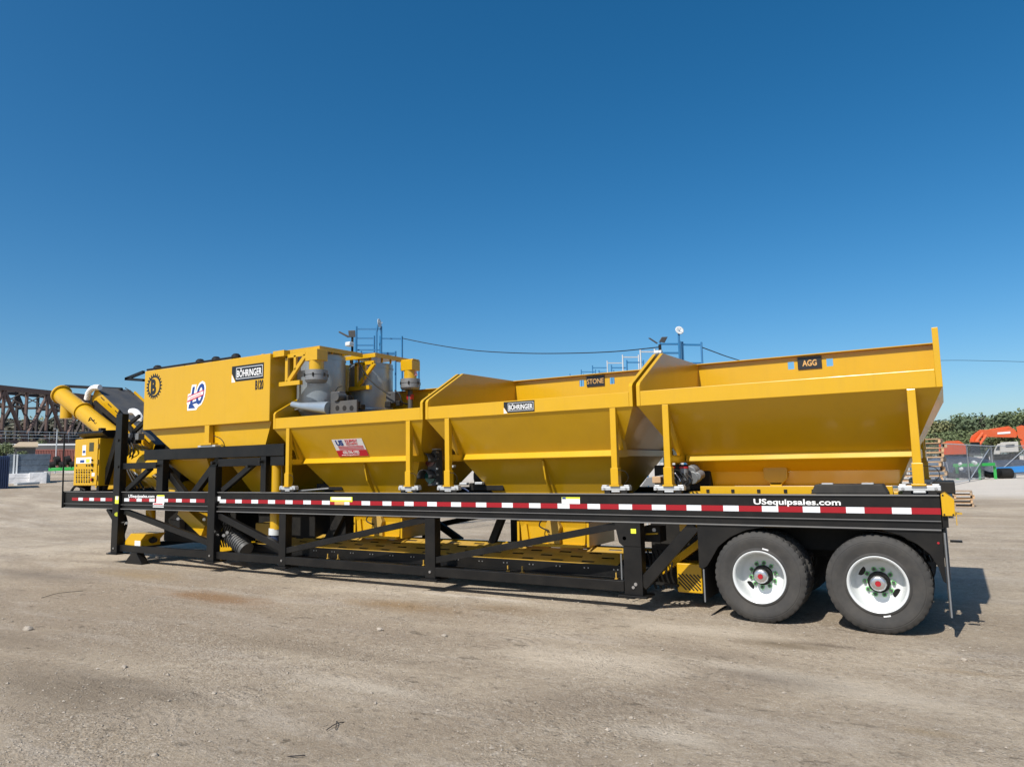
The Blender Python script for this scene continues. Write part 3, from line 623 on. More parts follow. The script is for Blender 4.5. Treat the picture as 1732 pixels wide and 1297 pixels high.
        MB().box(g0 + 0.05, g1 - 0.02, bb - 0.08, bb + 0.02, 0.655, 0.70).build('gate_lip', Y, H, bevel=0.004)
        for ga_ in (g0 - 0.06, g1 + 0.02): MB().box(ga_, ga_ + 0.04, bb - 0.02, W - bb + 0.02, 0.67, 1.03).build('gate_cheek', Y, H, bevel=0.004)
        MB().bar((g0 + 0.1, bb - 0.03, 0.98), (g0 + 0.14, bb - 0.03, 0.68), 0.03, 0.05).build('gate_arm', Y, H)
        MB().tube((0.5 * (g0 + g1) + 0.05, bb - 0.1, 0.95), (0.5 * (g0 + g1) + 0.05, bb + 0.01, 0.95), 0.13, 8).build('vibrator', M['yellow_dirty'], H, bevel=0.01)
        MB().box(0.5 * (g0 + g1) - 0.05, 0.5 * (g0 + g1) + 0.15, bb - 0.06, bb, 0.7, 0.9).build('gate_actuator', M['yellow_dirty'], H, bevel=0.01)
        MB().hose([(0.5 * (g0 + g1) - 0.1, bb - 0.12, 1.08), (0.5 * (g0 + g1) - 0.15, bb - 0.14, 0.97), (0.5 * (g0 + g1) + 0.0, bb - 0.12, 0.9)], 0.011, 8).build('hose', KD, H, smooth=True)
    return H
H1 = hopper(0, -10.44, -6.985, 0.40, 0.37, 2.035, False, False, -10.06, -7.29, ((1.48, 0.80, 0.76), (1.05, 1.22, 0.90)))
H2 = hopper(1, -6.93, -3.475, 0.42, 0.37, 2.03, False, False, -6.52, -3.77, ((1.48, 0.74, 0.77), (1.05, 1.17, 0.90)))
H3 = hopper(2, -3.42, 0.03, 0.66, 0.36, 1.94, True, True, -3.04, -0.27, ((1.75, 0.46, 0.93), (1.56, 0.55, 1.02)))
# feeder belt box under the last hopper
FB = empty('feeder_belt', (-1.7, 1.3, 1.4), PLANT)
MB().box(-2.95, -0.5, 0.55, W - 0.55, 1.22, 1.50).build('feeder_trough', Y, FB, bevel=0.006)
MB().box(-2.78, -0.55, 0.50, 0.56, 1.44, 1.57).build('feeder_skirt', Y, FB, bevel=0.004)
for i in range(7): MB().box(-2.7 + i * 0.32, -2.66 + i * 0.32, 0.49, 0.5, 1.49, 1.53).build('bolt', KD, FB)
MB().prism([(-1.38, 1.492), (-1.33, 1.60), (-0.63, 1.60), (-0.58, 1.492)], 'y', 0.16, 0.5).build('rubber_cover', M['rubber'], FB, bevel=0.01)
for x in (-1.2, -0.78): MB().box(x - 0.06, x + 0.06, 0.2, 0.27, 1.601, 1.615).build('clamp', M['galv'], FB)
MB().prism([(-1.9 + 0.16 * math.cos(k * math.pi / 4 + .39), 1.72 + 0.16 * math.sin(k * math.pi / 4 + .39)) for k in range(8)], 'y', 0.86, 0.93).build('access_plate', Y, FB, bevel=0.006)
MB().box(-1.97, -1.83, 0.86, 0.95, 1.5, 1.6).build('access_plate', Y, FB)

# name plates on the back walls
for H, s_, x0, x1 in ((H2, 'STONE', -5.385, -5.04), (H3, 'AGG', -1.83, -1.49)):
    MB().box(x0, x1, W - 0.03, W - 0.016, 3.255, 3.44).build('name_plate', M['signblack'], H)
    w_ = x1 - x0; t_ = text(s_, 0.125, M['gold'], H, 'lettering', (x0, W - 0.033, 3.30), bold=0.003 if s_ == 'AGG' else 0.0)
    xs_ = [v.co.x for v in t_.data.vertices]; l, r_ = min(xs_), max(xs_); tw = w_ * (0.92 if s_ == 'STONE' else 0.6)
    for v in t_.data.vertices: v.co.x = x0 + (w_ - tw) / 2 + (v.co.x - l) / (r_ - l) * tw
logo(0, 2.65, 2.81, -5.475, -4.96, H2, 'badge')
# the dealer sign on the first hopper's slope
A = Vector((-9.12, 0.02 + (2.63 - 2.395) * 0.38 / 0.595 - 0.012, 2.395)); ud = Vector((0, -0.38, 0.595)).normalized(); xd = Vector((1, 0, 0)); nd = xd.cross(ud)
LX, LH = 0.70, 0.345
def sp(u, v, e=0.0): return A + xd * (u * LX) - ud * ((1 - v) * LH) + nd * e
def plate(u0, u1, v0, v1, e, m_, nm):
    MB().add([sp(u, v, d) for d in (e - 0.002, e) for u, v in ((u0, v0), (u1, v0), (u1, v1), (u0, v1))], [(0, 1, 2, 3), (4, 5, 6, 7), (0, 1, 5, 4), (1, 2, 6, 5), (2, 3, 7, 6), (3, 0, 4, 7)]).build(nm, m_, H1)
plate(0, 1, 0, 1, 0.004, M['signwhite'], 'sign_plate'); plate(0, 1, 0, 0.36, 0.007, M['signred'], 'sign_band')
for v in (0.40, 0.48, 0.56): plate(0.12, 0.95, v, v + 0.035, 0.007, M['signred'], 'sign_stripe')
text('US', 0.14, M['signblue'], H1, 'lettering', sp(0.1, 0.66, 0.006), xd, ud, sx=1.0, bold=0.008)
text('EQUIPMENT', 0.085, M['signred'], H1, 'lettering', sp(0.42, 0.80, 0.006), xd, ud, sx=0.62)
text('SALES & RENTALS', 0.055, M['signred'], H1, 'lettering', sp(0.42, 0.66, 0.006), xd, ud, sx=0.62)
text('630-296-1900', 0.075, M['signwhite'], H1, 'lettering', sp(0.2, 0.17, 0.008), xd, ud, sx=0.9, bold=0.002)
text('www.USequipsales.com', 0.045, M['signwhite'], H1, 'lettering', sp(0.13, 0.05, 0.008), xd, ud, sx=0.95)

# ------------------------------------------------------------------ reflective tape and lettering on the rail
posts_x = [(-15.46, -15.17), (-12.22, -11.95)]
x = -0.09; k = 0
def clash(a, b_): return any(a < q and b_ > p for p, q in posts_x)
while x > -17.1:
    w_ = 0.27 if k % 2 == 0 else 0.185
    if x - w_ < -17.25: break
    if not clash(x - w_, x):
        MB().box(x - w_, x, 0.016, 0.0205, 1.288, 1.355).build('reflective_strip', M['red'] if k % 2 == 0 else M['tapewhite'], FRAME)
    x -= w_; k += 1
def rail_text(s_, x0, x1, z0, h):
    t_ = text(s_, h * 1.38, M['signwhite'], FRAME, 'lettering', (x0, 0.0155, z0), bold=0.002, ext=0.001)
    xs_ = [v.co.x for v in t_.data.vertices]; l, r_ = min(xs_), max(xs_)
    for v in t_.data.vertices: v.co.x = x0 + (v.co.x - l) / (r_ - l) * (x1 - x0)
rail_text('USequipsales.com', -2.0, -1.05, 1.375, 0.065); rail_text('USequipsales.com', -14.95, -14.02, 1.372, 0.062)
def label_(px0, py0, px1, py1, mt, y=0.0145, th=0.002):
    a, b_ = P(px0, py0, y), P(px1, py1, y); MB().box(a.x, b_.x, y - th, y, b_.z, a.z).build('warning_label', mt, FRAME)
label_(265, 838, 278, 851, M['signwhite']); label_(266, 837, 278, 839.5, M['lime'], 0.012); label_(259, 850, 277, 858, M['signwhite'], 0.0135); label_(260, 851, 275, 853, M['signred'], 0.011)
label_(195, 839, 200.5, 851.5, M['lime'], -0.052); label_(196, 839, 200, 845, M['signwhite'], -0.055); label_(367, 839.5, 373, 847, M['signwhite']); label_(353, 839, 355.5, 850, M['signwhite'])
label_(559, 840, 596, 848.5, M['lime']); label_(566, 848, 582, 853.5, M['gold'], 0.012); label_(561, 840.5, 594, 845.5, M['signwhite'], 0.011)
label_(950, 841, 981, 852, M['signwhite']); label_(950, 840.5, 981, 843.5, M['lime'], 0.012); label_(951, 840.8, 957, 843.5, M['signblue'], 0.009)

# ------------------------------------------------------------------ wheels
tyre_prof = []
def tyre_mesh():
    n = 240; m = MB(); w = 0.275
    prof = [(0.292, 0.045), (0.30, 0.012), (0.318, 0.006), (0.335, 0.016), (0.36, 0.012), (0.40, 0.001), (0.43, -0.003), (0.455, -0.001), (0.462, 0.004), (0.468, 0.003), (0.49, 0.012), (0.508, 0.02), (0.522, 0.032)]
    rings = []
    for r_, h in prof: rings.append((r_, h, 0))
    rings += [(0.5265, 0.045, 1), (0.5275, 0.075, 1), (0.528, 0.08, 0), (0.528, 0.10, 2)]
    rings += [(0.528, w / 2, 2)]
    rings += [(r_, w - h, f) for r_, h, f in rings[:-1][::-1]]
    allr = []
    for r_, h, f in rings:
        rr = []
        for k in range(n):
            t = 2 * math.pi * k / n; d = 0
            if f == 1: d = 0.012 if k % 6 in (0, 1) else 0
            if r_ > 0.507 and f == 0 and 0.0 < h < 0.275 and not (0.04 < h < 0.235): d = 0.007 if k % 6 in (0, 1) else 0
            if f == 2: d = 0.012 if k % 6 in (0, 1) else 0
            rr.append(((r_ - d) * math.cos(t), h, (r_ - d) * math.sin(t)))
        allr.append(rr)
    m.loft(allr); return m.mesh('tyre', M['tyre'], smooth=True, ang=30)
def rim_mesh(flip=False):
    prof = [(0.292, 0.05), (0.296, 0.02), (0.306, 0.003), (0.300, -0.004), (0.288, 0.0), (0.276, 0.018), (0.268, 0.06), (0.262, 0.13), (0.252, 0.18), (0.24, 0.205), (0.215, 0.222), (0.17, 0.226), (0.09, 0.226), (0.09, 0.24), (0.28, 0.25), (0.29, 0.262)]
    return MB().lathe(prof, (0, 0, 0), 'y', 72).mesh('rim', M['white'], smooth=True, ang=50)
TY, RI = tyre_mesh(), rim_mesh()
HUBM = MB().lathe([(0.115, 0.226), (0.115, 0.195), (0.108, 0.185), (0.09, 0.183), (0.088, 0.12), (0.082, 0.105)], (0, 0, 0), 'y', 40).mesh('hub', M['black'], smooth=True, ang=40)
CAPM = MB().lathe([(0.083, 0.12), (0.083, 0.095), (0.076, 0.08), (0.06, 0.072), (0.03, 0.072)], (0, 0, 0), 'y', 40).mesh('hub_cap', M['silver'], smooth=True, ang=40)
REDM = MB().prism([(0.031 * math.cos(k * math.pi / 3), 0.031 * math.sin(k * math.pi / 3)) for k in range(6)], 'y', 0.06, 0.09).mesh('cap_plug', M['redcap'])
CAPB = MB().tube((0, 0.085, 0), (0, 0.076, 0), 0.006, 6).mesh('cap_bolt', M['grey'])
NUTM = MB().tube((0, 0.226, 0), (0, 0.19, 0), 0.018, 6, 0.015).mesh('lug_nut', M['dgrey'])
INDM = MB().prism([(0.026 * math.cos(k * math.pi / 6), 0.026 * math.sin(k * math.pi / 6)) for k in range(12)] , 'y', 0.216, 0.2245).add([(-.007, .204, .02), (.007, .204, .02), (0, .204, .043), (-.007, .219, .02), (.007, .219, .02), (0, .219, .043)], [(0, 1, 2), (3, 5, 4), (0, 2, 5, 3), (1, 4, 5, 2), (0, 3, 4, 1)]).mesh('nut_indicator', M['green_nut'])
HOLM = MB().lathe([(0.0, 0.2205), (0.001, 0.2205), (0.043, 0.2205), (0.043, 0.23)], (0, 0, 0), 'y', 20).mesh('hand_hole', M['black'], smooth=False)
STKM = MB().box(-0.035, 0.035, 0, 0.002, -0.008, 0.008).mesh('label', M['signwhite'])
def inst(name, me, parent, loc=(0, 0, 0), rot=(0, 0, 0), scale=None):
    o = bpy.data.objects.new(name, me); COL.objects.link(o); o.parent = parent; o.location = loc; o.rotation_euler = rot
    if scale: o.scale = scale
    return o
for ax, (cx, rot0, holes, stk) in enumerate(((-1.985, 0.2, (220,), 75), (-0.74, 0.0, (147, 327), 282))):
    for side in (0, 1):
        for dual in (0, 1):
            y = (0.0 + dual * 0.33); y = y if side == 0 else W - y
            Wh = empty('wheel', (cx, y, 0.5255), PLANT); Wh.rotation_euler = (0, 0, 0 if side == 0 else math.pi)
            inst('tyre', TY, Wh, rot=(0, 0.3 * ax + dual, 0))
            if dual == 0:
                inst('rim', RI, Wh); inst('hub', HUBM, Wh); inst('hub_cap', CAPM, Wh); inst('cap_plug', REDM, Wh)
                for k in range(8): t = k * math.pi / 4; inst('cap_bolt', CAPB, Wh, (0.066 * math.cos(t), 0, 0.066 * math.sin(t)))
                for k in range(10):
                    t = rot0 + k * math.pi / 5
                    inst('lug_nut', NUTM, Wh, (0.143 * math.cos(t), 0, 0.143 * math.sin(t))); inst('nut_indicator', INDM, Wh, (0.143 * math.cos(t), 0, 0.143 * math.sin(t)), (0, rnd.uniform(0, 6), 0))
                if side == 0:
                    for h in holes: t = R(h); inst('hand_hole', HOLM, Wh, (0.203 * math.cos(t), 0, 0.203 * math.sin(t)), (0, -t, 0), (0.9, 1, 1.25))
                    t = R(stk); inst('label', STKM, Wh, (0.335 * math.cos(t), 0.012, 0.335 * math.sin(t)), (0, math.pi / 2 - t, 0))
    MB().tube((cx, 0.15, 0.5255), (cx, W - 0.15, 0.5255), 0.07, 16).build('axle', KD, PLANT, smooth=True)
# suspension, brake pots, inner wall behind the wheels
SU = empty('suspension', (-1.3, 1.3, 0.7), PLANT)
for y in (0.8, W - 0.9): MB().box(-2.7, -0.3, y, y + 0.1, 0.78, 1.14).build('spring_hanger', KD, SU)
for y in (0.7, W - 0.76):
    for cx in (-1.985, -0.74): MB().hose([(cx - 0.5, y, 0.75), (cx, y, 0.62), (cx + 0.5, y, 0.75)], 0.04, 8).build('leaf_spring', KD, SU)
MB().box(-2.6, -0.15, 1.2, 1.24, 0.65, 1.14).build('skid_plate', KD, SU)

# fenders and mud flaps
def arc(cx, r, t0, t1, n): return [(cx + r * math.cos(R(t0 + (t1 - t0) * k / n)), 0.5255 + r * math.sin(R(t0 + (t1 - t0) * k / n))) for k in range(n + 1)]
for side in (0, 1):
    my = (lambda y: y) if side == 0 else (lambda y: W - y)
    F_ = empty('fender', (-1.35, my(0.3), 1.0), PLANT)
    lo = [(-2.7, 1.132), (-2.7, 0.60), (-2.66, 0.58), (-2.60, 0.62)] + [(-2.56, 0.68), (-2.45, 0.86), (-2.3, 0.98), (-2.1, 1.07), (-1.9, 1.105)] + [(-1.9, 1.132)]
    a, b_ = sorted((my(0.02), my(0.035))); MB().prism(lo, 'y', a, b_).build('fender_skirt', K, F_, bevel=0.003)
    hi = [(-0.095, 1.132), (-0.095, 0.58), (-0.12, 0.60), (-0.155, 0.74), (-0.22, 0.87), (-0.33, 0.97), (-0.48, 1.06), (-0.65, 1.105), (-0.65, 1.132)]
    MB().prism(hi, 'y', a, b_).build('fender_skirt', K, F_, bevel=0.003)
    top = [(-2.66, 0.58), (-2.56, 0.72), (-2.42, 0.9), (-2.2, 1.04), (-1.985, 1.1), (-1.36, 1.11), (-0.74, 1.1), (-0.5, 1.06), (-0.3, 0.97), (-0.16, 0.8), (-0.11, 0.6)]
    q = MB(); q.loft([[(x_, my(0.036), z_) for x_, z_ in top], [(x_, my(0.70), z_) for x_, z_ in top]], close=False); q.build('fender_sheet', KD, F_, thick=0.006)
    if not side:
        p = P(1586, 905, 0.018); MB().tube((p.x, 0.012, p.z - 0.08), (p.x, 0.02, p.z - 0.08), 0.012, 8).build('marker', M['redcap'], F_)
    for xx, zt_, zb_ in ((-2.655, 0.58, 0.20), (-0.085, 1.1, 0.245)):
        a, b_ = sorted((my(0.03), my(0.66)))
        MB().box(xx - 0.006, xx + 0.006, a, b_, zb_, zt_).build('mud_flap', M['rubber'], F_)
        MB().tube((xx + 0.012, my(0.02), zt_ + 0.0), (xx + 0.012, my(0.02), zb_ - 0.01), 0.009, 8).build('flap_rod', M['grey'], F_, smooth=True)
MB().box(-0.03, 0.08, 0.05, 0.11, 1.0, 1.02).build('bracket', K, FRAME)
# rear bumper box in yellow
RB = empty('rear_bumper', (0, 1.3, 1.35), PLANT)
MB().prism([(-0.078, 1.275), (-0.078, 1.50), (-0.04, 1.515), (0.04, 1.445), (0.036, 1.275)], 'y', 0.0, 0.3).build('bumper_box', Y, RB, bevel=0.004)
MB().prism([(-0.078, 1.275), (-0.078, 1.50), (-0.04, 1.515), (0.04, 1.445), (0.036, 1.275)], 'y', W - 0.3, W).build('bumper_box', Y, RB, bevel=0.004)
MB().box(0.045, 0.10, 0.02, 0.08, 1.29, 1.31).box(0.04, 0.05, 0.02, 0.05, 1.18, 1.32).build('latch', M['yellow_dirty'], RB)
MB().box(-0.05, 0.03, 0.3, W - 0.3, 1.3, 1.42).build('bumper_beam', K, RB)
for dx, dz in ((-0.06, 1.49), (0.02, 1.29), (-0.06, 1.29)): MB().tube((dx, -0.006, dz), (dx, 0.0, dz), 0.009, 8).build('bolt', KD, RB)
MB().box(-0.15, 0.06, 0.3, 1.0, 1.493, 1.62).build('control_box', KD, RB, bevel=0.01)

# ------------------------------------------------------------------ belt conveyor between the lower rails
BC = empty('belt_conveyor', (-8, 1.3, 0.4), PLANT)
def slotted(x0, x1, y0, y1, z, nrow, pitch, ln, wd):
    m = MB(); th = 0.006
    rows = [y0 + (y1 - y0) * (i + 0.5) / nrow for i in range(nrow)]; yprev = y0
    q = lambda a, b_, c, d: m.box(a, b_, c, d, z - th, z)
    for i, r_ in enumerate(rows):
        q(x0, x1, yprev, r_ - wd / 2); c = x0; s = x0 + (0.06 if i % 2 else 0.06 + pitch / 2)
        while s + ln < x1 - 0.02:
            q(c, s, r_ - wd / 2, r_ + wd / 2); c = s + ln; s += pitch
        q(c, x1, r_ - wd / 2, r_ + wd / 2); yprev = r_ + wd / 2
    q(x0, x1, yprev, y1); return m
xx = -11.6
while xx < -4.1:
    x2 = min(xx + 1.9, -3.98)
    slotted(xx + 0.004, x2 - 0.004, 0.545, 1.10, 0.486, 4, 0.50, 0.20, 0.055).tilt(0.545, 0.30).build('slotted_cover', M['yellow_dirty'], BC)
    xx += 1.9
MB().box(-11.8, -3.9, 0.55, 1.9, 0.30, 0.34).build('belt', M['rubber'], BC)
for y in (0.52, 1.98):
    MB().box(-11.8, -3.9, y, y + 0.02, 0.335, 0.484).box(-11.8, -3.9, y - 0.03, y + 0.05, 0.323, 0.335).build('side_channel', K, BC, bevel=0.003)
for i in range(14):
    x_ = -9.9 + i * 0.45
    for dx in (0, 0.06): MB().tube((x_ + dx, 0.512, 0.43), (x_ + dx, 0.52, 0.43), 0.01, 6).build('bolt', M['silver'], BC)
for x_ in (-9.5, -9.25, -7.35, -5.75, -5.5, -4.0):
    MB().box(x_, x_ + 0.015, 0.45, 0.47, 0.325, 0.40).box(x_ - 0.01, x_ + 0.03, 0.44, 0.48, 0.31, 0.325).build('adjuster', M['yellow_dirty'], BC)
MB().box(-9.8, -4.0, 2.02, 2.08, 0.50, 0.56).build('guard_rail', Y, BC, bevel=0.004)
MB().tube((-3.86, 0.34, 0.3), (-3.86, 0.34, 0.68), 0.012, 8).build('guard_rod', M['grey'], BC)
for (x_, y_) in ((-9.9, 2.2), (-8.8, 2.25), (-6.2, 2.2), (-5.3, 2.3)):
    MB().box(x_, x_ + 0.2, y_, y_ + 0.12, 0.2, 1.14).build('far_post', KD, BC)
for q0, q1 in (((-9.0, 2.3, 1.1), (-7.9, 2.3, 0.5)), ((-6.0, 2.3, 1.1), (-5.4, 2.3, 0.45)), ((-6.5, 1.1, 0.5), (-6.2, 1.1, 1.12))): MB().bar(q0, q1, 0.08, 0.12).build('far_brace', KD, BC)
MB().box(-9.95, -9.55, 0.95, 1.2, 0.5, 1.14).build('column', KD, BC)
MB().bar((-10.0, 0.9, 0.46), (-9.55, 0.9, 1.12), 0.1, 0.16).build('brace', KD, BC)

# ------------------------------------------------------------------ control cabinet and the front end
CB = empty('control_cabinet', (-16.65, 0.2, 1.6), PLANT)
cx0, cx1, cz0, cz1, cy0 = -17.15, -16.16, 1.62, 2.68, -0.005
MB().box(cx0, cx1, cy0 + 0.025, 0.42, cz0, cz1).build('cabinet_body', Y, CB, bevel=0.012)
MB().box(cx0 + 0.015, cx1 - 0.03, cy0, cy0 + 0.024, cz0 + 0.01, cz1 - 0.012).build('cabinet_door', Y, CB, bevel=0.008)
MB().prism([(-0.06, 2.80), (-0.04, 2.84), (0.5, 2.87), (0.5, 2.70), (0.1, 2.69)], 'x', -17.0, -15.95).build('rain_hood', K, CB, bevel=0.006)
def cbp(px, py): p = P(px, py, cy0); return p
def cbox(px0, py0, px1, py1, nm, mt, e=0.004):
    a, b_ = cbp(px0, py0), cbp(px1, py1); MB().box(a.x, b_.x, cy0 - e, cy0, b_.z, a.z).build(nm, mt, CB)
cbox(151.5, 748.5, 158.5, 763, 'display_window', M['window']); cbox(140, 753, 145, 770, 'label', M['signwhite'])
cbox(140.5, 762, 144.5, 766, 'label', M['signblue'], 0.006); cbox(129.5, 774, 154.5, 783, 'label', M['signwhite']); cbox(136, 778, 143, 782, 'label', M['signblue'], 0.006); cbox(146, 776, 152, 782, 'label', M['lime'], 0.006)
cbox(155.5, 799.5, 160, 805, 'label', M['signwhite'])
for j, py in enumerate((787, 794.5, 798.5, 803, 807, 811, 814.5)):
    for i in range(6):
        if j == 0 and i in (1, 2, 3): continue
        p = cbp(130 + i * 4.25, py); MB().tube((p.x, cy0 - 0.014, p.z), (p.x, cy0, p.z), 0.021 if j % 2 == 0 else 0.014, 8).build('button', M['black'] if (i + j) % 3 else M['dgrey'], CB)
for px, py, r_ in ((157, 778, .02), (157, 786, .035), (156.5, 795, .022), (157, 811, .04)):
    p = cbp(px, py); MB().tube((p.x, cy0 - 0.03, p.z), (p.x, cy0, p.z), r_, 10).build('switch', M['black'], CB)
p = cbp(157, 811); MB().tube((p.x, cy0 - 0.045, p.z), (p.x, cy0 - 0.03, p.z), 0.025, 10).build('stop_button', M['redcap'], CB)
for z in (1.8, 2.15, 2.5): MB().box(cx1 - 0.03, cx1 - 0.005, cy0 - 0.004, cy0 + 0.024, z - 0.05, z + 0.05).build('hinge', M['yellow_dirty'], CB)
for c_ in (cx0 + 0.1, cx1 - 0.2): MB().box(c_, c_ + 0.1, 0.1, 0.3, 1.492, cz0).build('cabinet_leg', K, CB)
MB().prism([(-17.9, 1.55), (-17.9, 2.0), (-17.1, 2.1), (-16.6, 2.1), (-16.6, 1.55), (-17.3, 1.5)], 'y', 0.9, 1.9).build('front_trough', Y, PLANT, bevel=0.01)
MB().tube((-17.55, -0.01, 1.12), (-17.62, -0.01, 2.85), 0.018, 8).build('marker_rod', K, PLANT, smooth=True)
MB().hose([(-17.4, 0.1, 1.5), (-17.1, 0.05, 1.62), (-16.8, 0.1, 1.52)], 0.03, 8).build('hose', KD, PLANT, smooth=True)

# auger tube and discharge spout
AU = empty('auger', (-17.5, 0.8, 3.0), PLANT)
ya = 0.75
a, b_ = P(104, 668, ya), P(262, 792, ya); dd = (b_ - a).normalized(); r_ = 0.205
MB().tube(a, b_, r_, 28).build('auger_tube', Y, AU, smooth=True)
for px, py, rr, th in ((104, 667, 0.25, 0.05), (141, 696, 0.235, 0.035)):
    c_ = P(px, py, ya); MB().tube(c_ - dd * th / 2, c_ + dd * th / 2, rr, 28).build('flange', Y, AU, smooth=True)
c_ = P(238, 772, ya); MB().tube(c_ - dd * 0.05, c_ + dd * 0.05, 0.25, 28).build('flange', M['yellow_dirty'], AU, smooth=True)
c_ = P(114, 680, ya); MB().tube((c_.x, ya, c_.z), (c_.x, ya, c_.z - 0.42), 0.15, 20).build('discharge_spout', Y, AU, smooth=True)
MB().hose([P(150, 712, ya - 0.2), P(153, 706, ya - 0.22), P(157, 712, ya - 0.24), P(160, 710, ya - 0.22)], 0.012, 6).build('lifting_strap', KD, AU)
c_ = P(172, 728, 0.45); MB().box(c_.x - 0.06, c_.x + 0.06, 0.4, 0.52, c_.z - 0.08, c_.z + 0.06).build('sensor_box', KD, AU, bevel=0.01)
# inclined discharge conveyor behind it
DC = empty('discharge_conveyor', (-17.5, 1.6, 3.2), PLANT)
yn, yf = 1.05, 2.0
def slab(pts, y0, y1, nm, mt, bev=0.004):
    q = MB(); n_ = len(pts); q.prism(pts, 'y', y0, y1); q.build(nm, mt, DC, bevel=bev)
e0, e1 = P(163, 658, yn), P(262, 752, yn); f0, f1 = P(157, 667, yn), P(262, 770, yn)
dv = Vector((e1.x - e0.x, 0, e1.z - e0.z)).normalized(); up_ = Vector((dv.z, 0, -dv.x)); up_ = up_ if up_.z > 0 else -up_
Ld = (e1 - e0).length
O = Vector((e0.x, yn, e0.z))
def dp(t, h, y=yn): v = O + dv * t + up_ * h; return Vector((v.x, y, v.z))
def dbox(t0, t1, h0, h1, y0, y1, nm, mt, bev=0.0):
    q = MB(); q.add([dp(t, h, y) for y in (y0, y1) for t, h in ((t0, h0), (t1, h0), (t1, h1), (t0, h1))], [(0, 1, 2, 3), (4, 5, 6, 7), (0, 1, 5, 4), (1, 2, 6, 5), (2, 3, 7, 6), (3, 0, 4, 7)]); q.build(nm, mt, DC, bevel=bev)
dbox(-0.05, Ld, -0.34, -0.17, yn, yn + 0.012, 'side_cover', Y); dbox(-0.05, Ld, -0.165, 0.0, yn, yn + 0.012, 'side_cover', Y)
for i in range(7):
    for j in (0, 1):
        t = 0.15 + i * 0.38 + j * 0.15; dbox(t, t + 0.2, -0.26 + j * 0.17, -0.235 + j * 0.17, yn - 0.002, yn, 'slot', KD)
dbox(-0.1, Ld, -0.02, 0.01, yn + 0.02, yf - 0.02, 'belt_cover', M['dgrey']); dbox(0.05, Ld, -0.3, 0.05, yf, yf + 0.03, 'side_cover', Y)
dbox(-0.2, Ld, -0.60, -0.36, yn + 0.05, yf - 0.05, 'under_frame', KD)
for t in (1.25, 2.15): dbox(t, t + 0.05, -0.4, 0.04, yn - 0.03, yn, 'strap', KD)
MB().hose([P(147, 676, 0.95), P(150, 664, 0.95), P(158, 656, 0.95), P(169, 655, 0.98)], 0.07, 10).build('white_hose', M['wrap'], DC, smooth=True)
MB().hose([P(222, 696, 0.85), P(230, 697, 0.8), P(237, 708, 0.75), P(236, 724, 0.75), P(232, 745, 0.75)], 0.075, 10).build('white_hose', M['wrap'], DC, smooth=True)
MB().tube(P(110, 653, 1.4), P(206, 658, 1.7), 0.04, 8).build('cross_bar', K, DC)
MB().hose([P(212, 656, 1.9), P(222, 663, 1.9), P(229, 676, 1.9)], 0.012, 6).build('cable', KD, DC)
for (pa, pb, y, w_) in (((160, 680), (200, 715), 0.9, 0.09), ((150, 690), (200, 738), 1.0, 0.07), ((213, 722), (236, 703), 0.6, 0.07), ((222, 735), (246, 712), 0.6, 0.09), ((204, 700), (232, 742), 0.5, 0.1)):
    MB().bar(P(*pa, y), P(*pb, y), 0.06, w_).build('strut', KD, DC)
for i in range(5):
    p = P(214 + i * 5, 738 + (i % 2) * 6, 0.5); MB().box(p.x - 0.08, p.x + 0.08, 0.45, 0.6, p.z - 0.08, p.z + 0.07).build('valve_block', KD if i % 2 else M['grey'], DC, bevel=0.01)
for i in range(3):
    MB().hose([P(212 + i * 3, 742, 0.45), P(216 + i * 5, 760, 0.4), P(214 + i * 4, 790, 0.45), P(225 + i * 6, 815, 0.4), P(230 + i * 7, 828, 0.4)], 0.018, 6).build('hose', KD, DC)
# mixer trough glimpsed between the posts
MX = empty('mixer', (-13.8, 1.3, 1.6), PLANT)
MB().tube(P(232, 776, 0.7), P(318, 838, 0.7), 0.3, 24).build('mixer_tube', M['yellow'], MX, smooth=True)
MB().tube(P(248, 800, 0.55), P(268, 822, 0.55), 0.11, 16).build('motor', KD, MX, smooth=True)
MB().tube(P(232, 798, 0.5), P(238, 804, 0.5), 0.07, 14).build('motor_cap', M['galv'], MX, smooth=True)
for i in range(4): MB().hose([P(250 + i * 4, 800, 0.45), P(262 + i * 5, 808, 0.4), P(272 + i * 3, 822, 0.42), P(262, 829, 0.4)], 0.012, 6).build('hose', M['grey'] if i == 1 else KD, MX)

# things under the front half of the rail
UN = empty('drive_unit', (-13, 0.6, 0.5), PLANT)
pts = [P(211, 902 + 21, 0.06), P(212, 914, 0.06), P(221, 901, 0.06), P(257, 902, 0.06), P(242, 922, 0.06), P(241, 925, 0.06)]
q = MB(); q.prism([(p.x, p.z) for p in (P(211, 921, .06), P(212, 914, .06), P(221, 902, .06), P(247, 903, .06), P(238, 914, .06), P(238, 924, .06))], 'y', 0.06, 0.5); q.build('gear_cover', Y, UN, bevel=0.008)
a, b_ = P(228, 914, 0.055), P(238, 923, 0.055); MB().box(a.x, b_.x - 0.02, 0.054, 0.058, b_.z, a.z).build('label', M['signwhite'], UN)
for i in range(3): p = P(253 + i * 4, 912, 0.3); MB().tube(p, p + Vector((0.06, -0.02, -0.01)), 0.09 - 0.02 * i, 14).build('coupling', KD, UN, smooth=True)
MB().box(-14.8, -12.4, 0.75, 1.9, 0.4, 1.1).build('shade_block', KD, UN, bevel=0.02)  # plain black box added to keep the space under the rail dark
a, b_ = P(286, 878, 0.6), P(303, 900, 0.6); MB().box(a.x, b_.x, 0.6, 0.74, b_.z, a.z).build('filter_block', M['dgrey'], UN, bevel=0.02)
MB().tube(P(255, 862, 0.35), P(255, 878, 0.35), 0.10, 14).build('yellow_pipe', Y, UN, smooth=True)
